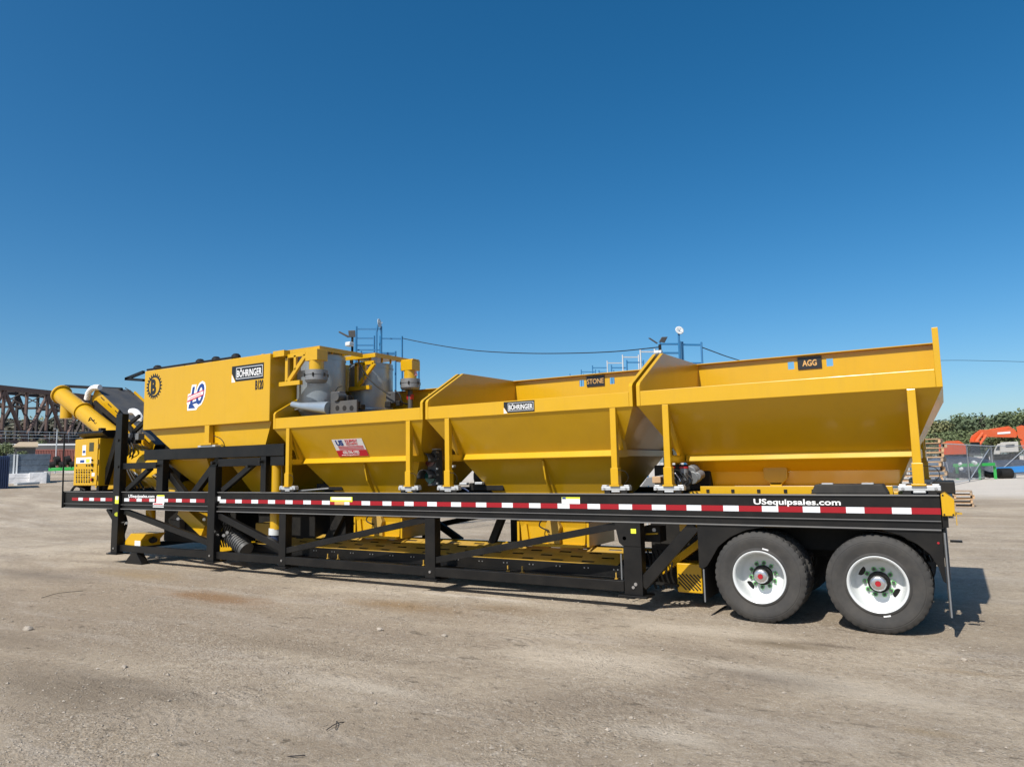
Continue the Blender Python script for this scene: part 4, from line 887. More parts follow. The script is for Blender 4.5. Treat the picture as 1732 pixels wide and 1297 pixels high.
MB().bar(P(316, 860, 0.5), P(356, 897, 0.5), 0.35, 0.24).build('chute', Y, UN, bevel=0.005)
q = MB(); q.prism([(p.x, p.z) for p in (P(340, 888, .5), P(358, 893, .5), P(372, 915, .5), P(408, 938, .5), P(372, 934, .5), P(345, 910, .5))], 'y', 0.5, 1.2); q.build('chute', Y, UN, bevel=0.005)
for i in range(3): MB().bar(P(384 + i * 1, 899, 0.32), P(384 + i * 1, 900, 0.32) + Vector((0.05, 0, -0.05)), 0.3, 0.3).build('flange', KD, UN)
MB().tube(P(390, 903, 0.32), P(417, 930, 0.32), 0.15, 20).build('motor', M['dgrey'], UN, smooth=True)
for k in range(8): c_ = P(393 + k * 2.7, 906 + k * 2.7, 0.32); d_ = (P(417, 930, .32) - P(390, 903, .32)).normalized(); MB().tube(c_, c_ + d_ * 0.02, 0.165, 16).build('cooling_fin', M['dgrey'], UN)
a, b_ = P(432, 884, 0.5), P(455, 915, 0.5); MB().box(a.x, b_.x, 0.5, 0.9, b_.z, a.z).build('gearbox', M['yellow_dirty'], UN, bevel=0.015)
MB().tube(P(467, 780, 0.25), P(467, 895, 0.25), 0.11, 18).build('yellow_pipe', Y, UN, smooth=True)
MB().tube(P(466, 893, 0.25), P(465.5, 904, 0.25), 0.12, 18).build('pipe_coupling', M['white'], UN, smooth=True); MB().tube(P(465.5, 904, 0.25), P(465, 922, 0.25), 0.1, 18).build('pipe_coupling', M['navy'], UN, smooth=True)
MB().box(-11.9, -10.3, 0.9, 1.9, 0.5, 1.12).build('shade_block', KD, UN, bevel=0.02)  # second added black box, darkens the inside of the lower frame
for i in range(10):
    px = 208 + i * 0.8 if i < 5 else 372 + (i - 5) * 4
    MB().hose([P(px, 868, 0.2), P(px + 4, 885, 0.16), P(px - 1, 905, 0.18), P(px + 3, 925, 0.2)], 0.015, 6).build('hose', KD, UN)
for px, py in ((203, 880), (205, 889), (214, 884), (301, 877), (345, 878), (384, 900), (378, 905)): p = P(px, py, 0.12); MB().tube(p, p + Vector((0.03, -0.02, 0)), 0.03, 8).build('fitting', M['silver'], UN)
MB().tube(P(197.5, 869.5, -0.052), P(197.5, 869.5, -0.06), 0.045, 12).build('marker', M['lime'], UN)

# between the hoppers: traffic light, engine parts, air tanks
TL = empty('signal_light', (-7.3, 0.6, 1.8), PLANT)
x0_, x1_ = -7.42, -7.2
MB().box(x0_ + 0.04, x1_, 0.62, 0.8, 1.58, 2.16).build('signal_housing', M['dgrey'], TL, bevel=0.01)
for z, mt in ((2.0, 'lens_red'), (1.73, 'lens_green')):
    MB().tube((-7.32, 0.605, z), (-7.32, 0.62, z), 0.105, 20).build('lens', M[mt], TL, smooth=True)
    q = MB(); nn_ = 14
    rr = [[(-7.32 + 0.118 * math.cos(t), y_, z + 0.118 * math.sin(t)) for t in (R(-15 + 210 * k / nn_) for k in range(nn_ + 1))] for y_ in (0.42, 0.62)]
    q.loft(rr, close=False); q.build('visor', M['dgrey'], TL, smooth=True, thick=0.006)
MB().box(-7.45, -7.15, 0.6, 0.7, 2.17, 2.19).build('mounting_bar', M['galv'], TL)
for z in (2.13, 2.02, 1.86, 1.76, 1.62): MB().box(-7.2, -7.17, 0.62, 0.66, z - 0.015, z + 0.015).build('clip', M['silver'], TL)
EN = empty('engine', (-3.1, 0.8, 1.7), PLANT)
for px, r_ in ((1136, 0.045), (1157, 0.055)):
    a, b_ = P(px, 792, 0.45), P(px, 812, 0.45); MB().tube(b_, a, r_, 16).build('oil_filter', M['signblack'] if px < 1140 else M['grey'], EN, smooth=True); MB().tube(a, a + Vector((0, 0, 0.025)), r_ * 1.1, 16).build('filter_cap', M['redcap'], EN, smooth=True)
for px, py, r_ in ((1167, 798, .08), (1170, 808, .09), (1178, 806, .06), (1160, 815, .06)): p = P(px, py, 0.55); MB().tube(p, p + Vector((0.02, 0.15, 0.03)), r_, 14).build('engine_cover', M['grey'], EN, smooth=True, bevel=0.01)
a, b_ = P(1085, 805, 0.6), P(1120, 822, 0.6); q = MB(); q.prism([(p.x, p.z) for p in (P(1084, 822, .6), P(1095, 807, .6), P(1122, 803, .6), P(1122, 822, .6))], 'y', 0.6, 1.4); q.build('engine_hood', M['grey'], EN, bevel=0.01)
MB().box(-3.55, -2.75, 0.9, 1.9, 1.5, 1.85).build('engine_block', KD, EN, bevel=0.02)
for i in range(6): MB().hose([P(1130 + i * 6, 800, 0.4), P(1136 + i * 7, 812, 0.35), P(1142 + i * 4, 822, 0.38), P(1150, 830, 0.4)], 0.01, 6).build('hose', M['silver'] if i == 2 else KD, EN)
p = P(1110, 812, 0.5); MB().box(p.x - 0.06, p.x + 0.06, 0.5, 0.6, p.z - 0.04, p.z + 0.05).build('fitting', M['wood'], EN, bevel=0.01)
AT = empty('air_tank', (-6.3, 0.6, 1.6), PLANT)
for xa in (-9.75, -6.3):
    MB().tube((xa - 0.35, 1.1, 1.72), (xa + 0.5, 1.1, 1.72), 0.2, 20).build('tank_shell', KD, AT, smooth=True)
    MB().box(xa - 0.3, xa + 0.35, 0.7, 1.0, 1.5, 1.62).build('tank_cradle', KD, AT, bevel=0.01)
for px, py in ((784, 818), (810, 817), (762, 789)): p = P(px, py, 0.6); MB().box(p.x - 0.07, p.x + 0.07, 0.58, 0.66, p.z - 0.02, p.z + 0.02).build('fitting', M['galv'], AT, bevel=0.01)
MB().hose([P(772, 824, 0.15), P(785, 826, 0.14), P(793, 831, 0.15)], 0.012, 6).build('hose', M['navy'], AT); MB().hose([P(505, 830, 0.15), P(530, 828, 0.2), P(556, 826, 0.3)], 0.014, 6).build('hose', M['grey'], AT)
# right-hand lower area: valve box, vent box
VB = empty('valve_box', (-3.1, 0.3, 0.9), PLANT)
a, b_ = P(1089, 889, 0.35), P(1117, 917, 0.35); MB().box(a.x, b_.x, 0.35, 0.6, b_.z, a.z).build('box_frame', KD, VB, bevel=0.006)
p = P(1106, 896, 0.34); MB().tube(p, p + Vector((0, 0.02, 0)), 0.025, 12).build('gauge', M['signwhite'], VB)
a, b_ = P(1093, 903, 0.3), P(1113, 902, 0.3); MB().bar(a, b_, 0.02, 0.018).build('lever', Y, VB)
a, b_ = P(1067, 894, -0.0), P(1076, 902, -0.0); MB().box(a.x, b_.x, -0.004, 0.0, b_.z, a.z).build('label', M['lime'], VB)
a, b_ = P(1078, 892, 0.03), P(1085, 917, 0.03); MB().box(a.x, b_.x, 0.03, 0.1, b_.z, a.z).build('warning_plate', M['grey'], VB)
p = P(1056, 910, -0.0); MB().tube(p, p + Vector((0, 0.02, 0)), 0.026, 12).build('pin', M['white'], VB, smooth=True)
p = P(1075, 988, -0.0); MB().tube(p, p + Vector((0, 0.02, 0)), 0.022, 12).build('pin', M['silver'], VB, smooth=True)
q = MB(); q.prism([(-3.72, 1.13), (-3.80, 1.13), (-3.74, 0.86), (-3.69, 0.82), (-3.44, 0.82), (-3.44, 1.13)], 'y', 0.0, 0.014); q.build('gusset', K, VB, bevel=0.002)
MB().bar((-3.4, 0.62, 0.42), (-2.45, 0.62, 1.12), 0.2, 0.09).build('inclined_trough', Y, VB, bevel=0.01)
MB().box(-3.1, -2.7, 0.55, 0.62, 0.98, 1.14).build('trough_plate', Y, VB)
vx0, vx1, vz0, vz1, vy = -3.13, -2.80, 0.205, 0.575, 0.45
MB().box(vx0, vx1, vy, 0.8, vz0, vz1).build('vent_box', Y, VB, bevel=0.012)
for i in range(9):
    c_ = vx0 + 0.02 + i * 0.05 - 0.1
    xa, xb = max(vx0 + 0.02, c_), min(vx1 - 0.02, c_ + 0.2)
    if xb - xa > 0.03: MB().bar((xa, vy - 0.002, vz0 + 0.235 - (xa - c_)), (xb, vy - 0.002, vz0 + 0.235 - (xb - c_)), 0.006, 0.016).build('vent_slot', KD, VB)
MB().box(-3.62, -2.5, 0.85, 1.8, 0.2, 1.115).build('dark_filler', KD, VB, bevel=0.02)  # black block added so the gap behind the trough stays dark
for i in range(5): MB().hose([P(1095 + i * 8, 930, 0.5), P(1100 + i * 9, 950, 0.4), P(1104 + i * 8, 975, 0.45), P(1110 + i * 9, 995, 0.5)], 0.014, 6).build('hose', KD, VB)
MB().bar(P(1090, 983, 0.4), P(1148, 990, 0.4), 0.05, 0.03).build('strut', KD, VB)

# ================================================================== loose yard items on the right
def make_pallet(mt):
    e = empty('pallet', (0, 0, 0)); w, d = 1.22, 1.02
    dk = MB().box(-w/2, w/2, -0.06, 0.06, -0.011, 0.011).mesh('deck_board', mt); st = MB().box(-0.035, 0.035, -d/2, d/2, -0.05, 0.05).mesh('stringer', mt)
    for y in [-d/2 + 0.045 + i * (d - 0.09) / 6 for i in range(7)]: inst('deck_board', dk, e, (0, y, 0.134))
    for y in (-d/2 + 0.045, 0, d/2 - 0.045): inst('deck_board', dk, e, (0, y, 0.01))
    for x_ in (-w/2 + 0.02, 0, w/2 - 0.02): inst('stringer', st, e, (x_, 0, 0.072))
    return e
PA = [make_pallet(M['wood']), make_pallet(M['wood_old'])]
used = [False, False]
def place_pallet(x_, y_, z_, rz, kind, label, group):
    o = PA[kind] if not used[kind] else copy_tree(PA[kind]); used[kind] = True
    o.location = (x_, y_, z_); o.rotation_euler = (rnd.uniform(-.01, .01), 0, rz); tag(o, label, 'pallet', group)
p = ground_at(1617, 857); n_ = 4
names4 = ['bottom', 'second', 'third', 'top']
for i in range(n_):
    place_pallet(p.x - 0.05 + rnd.uniform(-.05, .05), p.y + 0.5 + rnd.uniform(-.04, .04), gz(p.x, p.y) + i * 0.144, rnd.uniform(-.05, .05), 1 if i in (0, 3) else 0, ['lowest pallet of the short stack behind the rear bumper', 'second pallet up in the short stack behind the rear bumper', 'third pallet up in the short stack behind the rear bumper', 'top pallet of the short stack behind the rear bumper'][i], 'wooden pallets stacked behind the trailer')
p = P(1566, 830, 17.5); z = gz(p.x, p.y)
ordn = ['lowest', 'second', 'third', 'fourth', 'fifth', 'sixth', 'seventh', 'eighth', 'ninth', 'tenth', 'eleventh', 'twelfth', 'thirteenth', 'fourteenth', 'fifteenth', 'sixteenth', 'topmost']
for i in range(17):
    place_pallet(p.x - 0.05 + rnd.uniform(-.1, .1), p.y + rnd.uniform(-.1, .1), z + i * 0.144, rnd.uniform(-.08, .08), i % 3 == 0, ordn[i] + ' pallet counted from the ground in the tall leaning stack', 'wooden pallets stacked behind the trailer')

# chain link fence panels
def wire_mat():
    m = mat('chain link wire', (0.4, 0.42, 0.44), 0.5, metal=0.6); nt = m.node_tree; N = nt.nodes.new; L = nt.links.new; b = nt.nodes['Principled BSDF']
    return m
M['wire'] = wire_mat()
def fence(p, q, h, label, brace):
    F_ = empty('fence_panel', (p.x, p.y, p.z)); tag(F_, label, 'fence', 'chain link fence panels')
    for c_, zt_ in ((p, h), (q, h)): MB().tube(c_, c_ + Vector((0, 0, zt_)), 0.045, 8).build('fence_post', M['galv'], F_, smooth=True)
    up = Vector((0, 0, 1)); d_ = q - p; Lh = math.hypot(d_.x, d_.y)
    MB().tube(p + up * (h - 0.05), q + up * (h - 0.05), 0.03, 8).build('top_rail', M['galv'], F_); MB().tube(p + up * 0.15, q + up * 0.15, 0.03, 8).build('bottom_rail', M['galv'], F_)
    if brace: MB().tube(p + up * 0.25 + d_ * 0.05, q + up * (h - 0.3) - d_ * 0.1, 0.035, 8).build('brace', M['galv'], F_)
    m = MB(); s = 0.13; n_ = int((Lh + h) / s)
    for k in range(n_):
        for dirn in (1, -1):
            a0 = k * s - h if dirn == 1 else k * s
            t0, t1 = a0, a0 + h * dirn; z0, z1 = 0.15, h - 0.05
            def clipt(t, z, t2, z2):
                pts_ = []
                for (A_, zA, B_, zB) in ((t, z, t2, z2), (t2, z2, t, z)):
                    if A_ < 0: f = (0 - A_) / (B_ - A_); A_, zA = 0, zA + (zB - zA) * f
                    elif A_ > Lh: f = (Lh - A_) / (B_ - A_); A_, zA = Lh, zA + (zB - zA) * f
                    pts_.append((A_, zA))
                return pts_
            if max(t0, t1) <= 0 or min(t0, t1) >= Lh: continue
            (a1, b1), (a2, b2) = clipt(t0, z0, t1, z1)
            if abs(a1 - a2) < 0.02: continue
            A_, B_ = p + d_ * (a1 / Lh) + up * b1, p + d_ * (a2 / Lh) + up * b2
            m.bar(A_, B_, 0.0035, 0.0035)
    o = m.build('wire_mesh', M['wire'], F_); o['kind'] = 'stuff'
def gpt(px, py, dist): v = far(px, py, dist); return Vector((v.x, v.y, gz(v.x, v.y)))
f1, f2, f3, f4 = gpt(1599, 820, 44), gpt(1640, 812, 52), gpt(1681, 806, 61), gpt(1745, 803, 66)
fence(f1, f2, 2.75, 'grey chain link fence panel just right of the trailer rear', False)
fence(f2, f3, 2.75, 'grey chain link fence panel in front of the dark tarpaulin pile', True)
fence(f3, f4, 2.75, 'grey chain link fence panel in front of the white truck', True)
f0 = gpt(1540, 825, 40)
fence(f0, f1, 2.75, 'grey chain link fence panel behind the tall pallet stack', False)

# green conveyor frame
G = tag(empty('green_conveyor', gpt(1660, 808, 57)), 'green steel conveyor frame with black rollers standing by the fence', 'conveyor')
ga, gb = far(1615, 787, 57), far(1680, 785, 57)
MB().bar(ga, gb, 0.5, 0.24).build('beam', M['green'], G, bevel=0.02)
for px in (1618, 1656, 1682):
    t_ = far(px, 788, 57 if px != 1618 else 57.5); z = gz(t_.x, t_.y); MB().bar((t_.x, t_.y, z), (t_.x, t_.y, t_.z), 0.16, 0.2).build('leg', M['green'], G)
b0 = gpt(1612, 808, 57.6); b1_ = gpt(1676, 808, 57.6)
for i in range(7):
    t = i / 6; c_ = b0.lerp(b1_, t); MB().tube((c_.x - 0.4, c_.y, c_.z + 0.35 + 0.25 * (i % 2)), (c_.x + 0.45, c_.y, c_.z + 0.28), 0.24, 10).build('roller', KD, G, smooth=True)
for px, py in ((1622, 785), (1645, 782), (1648, 784), (1624, 793)): c_ = far(px, py, 56.4); MB().tube(c_, c_ + Vector((0.15, 0.1, 0.05)), 0.12, 10).build('roller_cap', M['white'], G, smooth=True)
B = tag(empty('blue_conveyor', gpt(1710, 806, 58)), 'bright blue steel frame with a dark drum beside the green conveyor', 'conveyor')
MB().bar(far(1687, 794, 58), far(1740, 791, 58), 0.5, 0.35).build('beam', M['blue'], B, bevel=0.02); MB().bar(far(1712, 797, 57.6), far(1740, 795, 57.6), 0.3, 0.2).build('beam', M['blue'], B)
c_ = gpt(1690, 806, 57.4); d2 = gpt(1710, 806, 57.4); MB().tube(c_ + Vector((0, 0, 0.42)), d2 + Vector((0, 0, 0.42)), 0.42, 16).build('drum', KD, B, smooth=True)
for px in (1716, 1738): c_ = gpt(px, 806, 58); MB().box(c_.x - 0.1, c_.x + 0.1, c_.y - 0.2, c_.y + 0.2, c_.z, c_.z + 0.6).build('leg', M['concrete'], B)
# tarpaulin piles
def pile(px0, px1, py_top, dist, label, mt):
    a, b_ = gpt(px0, 806, dist), gpt(px1, 806, dist); top = far((px0 + px1) / 2, py_top, dist).z
    m = MB(); nu, nv = 26, 12; rows = []
    L_ = (b_ - a).length; dv_ = (b_ - a) / nu; wd = 3.5
    nrm = Vector((-(b_ - a).y, (b_ - a).x, 0)).normalized()
    for j in range(nv + 1):
        row = []
        for i in range(nu + 1):
            u, v = i / nu, j / nv; c_ = a + (b_ - a) * u + nrm * (v * wd)
            e = min(1, min(u, 1 - u) * 9) ** 0.6 * min(1, min(v, 1 - v) * 5) ** 0.5
            hh = (top - a.z) * e * (0.86 + 0.22 * mnoise.noise(Vector((c_.x * 0.35, c_.y * 0.4, px0))) + 0.06 * mnoise.noise(Vector((c_.x * 1.8, c_.y * 1.8, px0))))
            row.append((c_.x, c_.y, gz(c_.x, c_.y) - 0.02 + hh))
        rows.append(row)
    m.loft(rows, close=False); o = m.build('tarpaulin_pile', mt, None, smooth=True, ang=60); tag(o, label, 'covered pile', 'tarpaulin covered piles behind the fence')
pile(1602, 1648, 767, 66, 'dark tarpaulin covered pile below the orange excavator body', M['tarp'])
pile(1640, 1690, 769, 69, 'dark tarpaulin covered pile in the middle behind the green conveyor', M['tarp'])
pile(1682, 1760, 774, 67, 'dark tarpaulin covered pile behind the blue steel frame', M['tarp'])
pile(1570, 1606, 772, 62, 'bluish tarpaulin covered pile beside the tall pallet stack', M['slate'])
# excavator
E_ = tag(empty('excavator', gpt(1622, 800, 78)), 'orange tracked excavator with its boom folded level to the right', 'excavator')
ez = E_.location.z; WLOC[E_.name] = Vector(E_.location)
D = 78; fw = lambda px, py, dd=0: far(px, py, D + dd)
def xprism(pts, d0, d1, nm, mt, bev=0.03):
    q = MB(); n_ = len(pts); q.add([far(p[0], p[1], d) for d in (d0, d1) for p in pts], [tuple(range(n_)), tuple(reversed(range(n_, 2 * n_)))] + [(k, n_ + k, n_ + (k + 1) % n_, (k + 1) % n_) for k in range(n_)]); q.build(nm, mt, E_, bevel=bev)
xprism([(1600, 769), (1600, 746), (1622, 745), (1636, 754), (1637, 768)], 77, 79.6, 'body', M['orange'])
xprism([(1588, 769), (1588, 750), (1600, 747), (1600, 769)], 77.2, 79.4, 'counterweight', M['orange'])
xprism([(1641, 770), (1641, 748), (1656, 748), (1660, 770)], 77, 78.2, 'cab', M['glass'])
xprism([(1640, 748), (1640, 745.5), (1657, 745.5), (1657, 748)], 76.9, 78.3, 'cab_roof', M['orange'])
xprism([(1640, 745), (1643, 737), (1657, 727), (1715, 725), (1722, 733), (1719, 740), (1672, 739), (1658, 741), (1646, 746)], 78, 78.8, 'boom', M['orange'])
xprism([(1672, 726), (1706, 720.5), (1713, 724), (1676, 729)], 78.2, 78.6, 'arm_cylinder', M['orange'])
xprism([(1719, 722), (1728, 719), (1745, 724), (1748, 745), (1735, 748), (1722, 740)], 77.9, 78.9, 'arm', M['orange'])
xprism([(1725, 745), (1748, 745), (1748, 762), (1735, 765), (1728, 755)], 77.8, 79, 'bucket', M['orange'])
xprism([(1687, 731), (1709, 729.5), (1709, 733), (1687, 734.5)], 77.97, 78.0, 'marking', M['signwhite'], 0)
for a_, b2 in (((1662, 732), (1646, 754)), ((1668, 736), (1654, 756))): MB().tube(fw(*a_, -0.3), fw(*b2, -0.3), 0.14, 10).build('boom_cylinder', M['orange'], E_, smooth=True)
for dd in (76.9, 79.2):
    xprism([(1588, 800), (1588, 789), (1592, 784), (1648, 784), (1654, 789), (1654, 797), (1648, 801), (1592, 801)], dd, dd + 0.6, 'track', M['black_dull'])
xprism([(1604, 785), (1604, 769), (1640, 769), (1640, 785)], 77.4, 79, 'turntable', M['black_dull'])
# white truck
T = tag(empty('utility_truck', gpt(1705, 800, 74)), 'white utility truck parked behind the fence and dark tarpaulins', 'truck')
def tp(pts, d0, d1, nm, mt):
    q = MB(); n_ = len(pts); q.add([far(p[0], p[1], d) for d in (d0, d1) for p in pts], [tuple(range(n_)), tuple(reversed(range(n_, 2 * n_)))] + [(k, n_ + k, n_ + (k + 1) % n_, (k + 1) % n_) for k in range(n_)]); q.build(nm, mt, T, bevel=0.03)
tp([(1692, 765), (1692, 748), (1722, 746.5), (1723, 764)], 73.2, 75.6, 'body', M['concrete']); tp([(1681, 768), (1682, 760), (1687, 751), (1692, 750), (1692, 768)], 73.3, 75.5, 'cab', M['concrete']); tp([(1681, 794), (1681, 769), (1724, 766), (1726, 794)], 73.4, 75.4, 'underbody', M['black_dull'])
tp([(1701, 756), (1701, 752), (1716, 751), (1716, 755)], 73.15, 73.2, 'window', M['dgrey']); tp([(1684, 761), (1687.5, 754), (1691, 753), (1691, 761)], 73.25, 73.3, 'window', M['glass'])
for px in (1688, 1716): a = far(px, 793, 73.1); MB().tube(a, a + Vector((0, 0.4, 0)), 0.45, 18).build('wheel', M['rubber'], T, smooth=True)

# ================================================================== trees
def crown_mesh(seed, n, sz, mt, bare=0.0):
    r_ = random.Random(seed); m = MB(); blobs = []
    for i in range(20):
        a = r_.uniform(0, 6.28); rr = r_.uniform(0.05, 0.85)
        blobs.append((Vector((rr * math.cos(a), rr * math.sin(a), r_.uniform(-0.5, 0.85) * (1 - 0.45 * rr))), r_.uniform(0.17, 0.40)))
    for i in range(n):
        c, br = blobs[r_.randrange(len(blobs))]
        d = Vector((r_.gauss(0, 1), r_.gauss(0, 1), r_.gauss(0, 1))).normalized(); k = r_.random() ** 0.45
        p = c + d * br * k; s = sz * r_.uniform(0.6, 1.5)
        nrm = (d * 0.8 + Vector((r_.gauss(0, .6), r_.gauss(0, .6), r_.gauss(0.3, .5)))).normalized(); a = nrm.orthogonal().normalized(); b = nrm.cross(a)
        t = r_.uniform(0, 6.28); a, b = a * math.cos(t) + b * math.sin(t), b * math.cos(t) - a * math.sin(t)
        m.add([p - a * s, p + b * s * 0.6, p + a * s, p - b * s * 0.6], [(0, 1, 2, 3)])
    me = bpy.data.meshes.new('crown'); me.from_pydata(m.v, [], m.f); me.update(); me.materials.append(mt); return me
CR = {}
for k, nn, sz, mts in (('dense', 3600, 0.05, ('leaf', 'leaf_b', 'leaf_c')), ('light', 3000, 0.05, ('leaf2', 'leaf', 'leaf2b')), ('bare', 5200, 0.06, ('leaf3', 'leaf3b', 'leaf3'))):
    CR[k] = [crown_mesh(37 * i + len(k) * 11 + nn, nn, sz, M[mt]) for i, mt in enumerate(mts)]
def trunk_mesh(seed):
    r_ = random.Random(seed); m = MB()
    m.tube((0, 0, 0), (0.02, 0, 0.35), 0.05, 8, 0.035); m.tube((0.02, 0, 0.35), (0.04, 0.02, 0.75), 0.035, 8, 0.012)
    for i in range(7):
        a = r_.uniform(0, 6.28); z = r_.uniform(0.25, 0.6); l = r_.uniform(0.2, 0.42)
        m.tube((0.02, 0, z), (l * math.cos(a), l * math.sin(a), z + l * 0.8), 0.02, 6, 0.006)
    return m.mesh('trunk', M['bark'], smooth=True)
TRK = [trunk_mesh(i) for i in range(3)]
def tree(px, py_base, py_top, dist, wd, kind, label, group, sink=0.0):
    b = far(px, py_base, dist); z0 = gz(b.x, b.y); top = far(px, py_top, dist).z; h = top - z0
    t = empty('tree', (b.x, b.y, z0)); tag(t, label, 'tree', group)
    inst('trunk', TRK[rnd.randrange(3)], t, (0, 0, -0.1), (0, 0, rnd.uniform(0, 6)), (h, h, h))
    inst('crown', CR[kind][rnd.randrange(3)], t, (0, 0, h * 0.53), (0, 0, rnd.uniform(0, 6)), (wd, wd, h * 0.42))
tr = [(1548, 700, 128, 4.6, 'light', 'leafy tree seen just under the rear hopper slope'), (1575, 700, 120, 5, 'light', 'olive green tree rising behind the tall pallet stack'), (1600, 703, 124, 5, 'light', 'yellowish green tree left of the orange excavator body'),
      (1622, 699, 130, 5, 'dense', 'dark tree directly above the orange excavator body'), (1645, 694, 120, 5.5, 'dense', 'tall dark tree above the left end of the boom'), (1668, 686, 118, 5.5, 'dense', 'tallest dark oak above the middle of the boom'),
      (1692, 687, 126, 5.5, 'dense', 'dark oak above the white marking on the boom'), (1714, 688, 120, 5.5, 'dense', 'dark oak right of the tallest oak'), (1738, 687, 118, 6, 'dense', 'dark oak at the right picture edge'), (1768, 690, 124, 6, 'dense', 'dark oak at the far right past the excavator arm'),
      (1590, 722, 112, 4, 'light', 'low bushy tree behind the chain link fence corner'), (1635, 718, 112, 4, 'light', 'low bushy tree just left of the boom'), (1610, 725, 108, 3.5, 'dense', 'low dark bush over the orange excavator body'), (1680, 715, 112, 4.5, 'light', 'mid green tree behind the boom'), (1720, 712, 112, 4.5, 'light', 'mid green tree behind the excavator arm'), (1520, 705, 125, 5, 'light', 'olive tree hidden mostly by the rear hopper')]
for px, pt, d, w_, k, lab in tr: tree(px, 790, pt, d, w_, k, lab, 'trees beyond the yard on the right')
for px, pt, d, w_, k, lab in [(-20, 694, 150, 9, 'bare', 'greyish tree behind the bridge at the left picture edge'), (12, 698, 158, 9, 'bare', 'bare greyish tree behind the first bridge diagonal'), (45, 700, 150, 8.5, 'bare', 'bare tree behind the middle of the bridge truss'), (66, 698, 170, 6, 'light', 'green tree showing between the bridge posts'), (88, 700, 152, 8.5, 'bare', 'bare tree behind the right bridge diagonal'), (115, 700, 150, 8.5, 'bare', 'greyish tree behind the yellow auger tube'), (145, 712, 152, 7, 'bare', 'greyish tree behind the front conveyor'), (180, 715, 160, 7, 'bare', 'greyish tree behind the front post'), (215, 720, 165, 7, 'bare', 'greyish tree behind the tank end')]:
    tree(px, 765, pt, d, w_, k, lab, 'trees behind the railway bridge')
for px, pt, d, w_, k, lab in [(6, 748, 70, 2.2, 'light', 'green bush left of the tan roofed shed'), (-8, 744, 78, 2.6, 'dense', 'dark bush at the left picture edge'), (68, 738, 96, 1.6, 'light', 'small bright green bush in front of the bridge')]:
    tree(px, 770, pt, d, w_, k, lab, 'bushes below the bridge')

# ================================================================== left background
def bp(px, d, z=None):                                # a point on the bridge line; z overrides height
    v = far(px, 748, d); return v if z is None else Vector((v.x, v.y, z))
BR = empty('railway_bridge', far(40, 760, 116)); tag(BR, 'rusty brown steel truss railway bridge on the left horizon', 'bridge')
A0, A1 = far(0, 748, 109), far(108, 748, 124); ht = 8.4
bd = (A1 - A0); step = bd / 3.0; sidev = Vector((-bd.y, bd.x, 0)).normalized() * 5.2
if sidev.dot(ray(50, 700)) < 0: sidev = -sidev
org = A0 + step * 0.05
UPV = Vector((0, 0, ht))
for s_ in (0, 1):
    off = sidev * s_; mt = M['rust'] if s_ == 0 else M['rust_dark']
    P0, P1 = org - step * 3 + off, org + step * 11 + off
    MB().bar(P0 + UPV, P1 + UPV, 0.6, 0.75, side=sidev).build('top_chord', mt, BR); MB().bar(P0, P1, 0.5, 0.7, side=sidev).build('bottom_chord', mt, BR)
    for i in range(-3, 12):
        q = org + step * i + off
        MB().bar(q, q + UPV, 0.35, 0.36, side=sidev).build('post', mt, BR)
        if i < 11:
            lo_, hi_ = (q, q + step) if i % 2 == 0 else (q + step, q)
            MB().bar(hi_ + Vector((0, 0, 0.3)), lo_ + UPV - Vector((0, 0, 0.3)), 0.4, 0.42, side=sidev).build('diagonal', mt, BR)
        MB().box(q.x - 0.6, q.x + 0.6, q.y - 0.3, q.y + 0.3, q.z - 0.5, q.z + 0.5).build('gusset', mt, BR)
for i in range(-3, 12):
    q = org + step * i
    MB().bar(q + UPV, q + UPV + sidev, 0.3, 0.4).build('cross_strut', M['rust_dark'], BR)
    MB().bar(q + UPV - Vector((0, 0, 2.6)), q + UPV - Vector((0, 0, 2.6)) + sidev, 0.25, 0.35).build('cross_strut', M['rust_dark'], BR)
    for (u0, u1) in ((0, 1), (1, 0)):
        MB().bar(q + UPV + sidev * u0, q + UPV - Vector((0, 0, 2.6)) + sidev * u1, 0.12, 0.14).build('sway_brace', M['rust_dark'], BR)
        if i < 11: MB().bar(q + UPV + sidev * u0, q + step + UPV + sidev * u1, 0.12, 0.16).build('lateral_brace', M['rust_dark'], BR)
m_ = MB()
for k in range(3): m_.bar(org - step * 3 + Vector((0, 0, 0.7 + 0.5 * k)) - sidev * 0.12, org + step * 11 + Vector((0, 0, 0.7 + 0.5 * k)) - sidev * 0.12, 0.06, 0.08)
m_.build('hand_rail', M['galv'], BR)
for i in range(-3, 12): q = org + step * i - sidev * 0.12; MB().bar(q, q + Vector((0, 0, 1.8)), 0.07, 0.07).build('rail_post', M['galv'], BR)
DK = MB(); DK.bar(org - step * 3 + sidev * 0.5 - Vector((0, 0, 0.2)), org + step * 11 + sidev * 0.5 - Vector((0, 0, 0.2)), 5.0, 0.4, side=sidev); DK.build('deck', M['rust_dark'], BR)
for i in (-3, 3, 9):
    q = org + step * i + sidev * 0.5; zz = gz(q.x, q.y); MB().box(q.x - 1.2, q.x + 1.2, q.y - 3.2, q.y + 3.2, zz - 0.3, q.z - 0.45).build('pier', M['concrete'], BR)
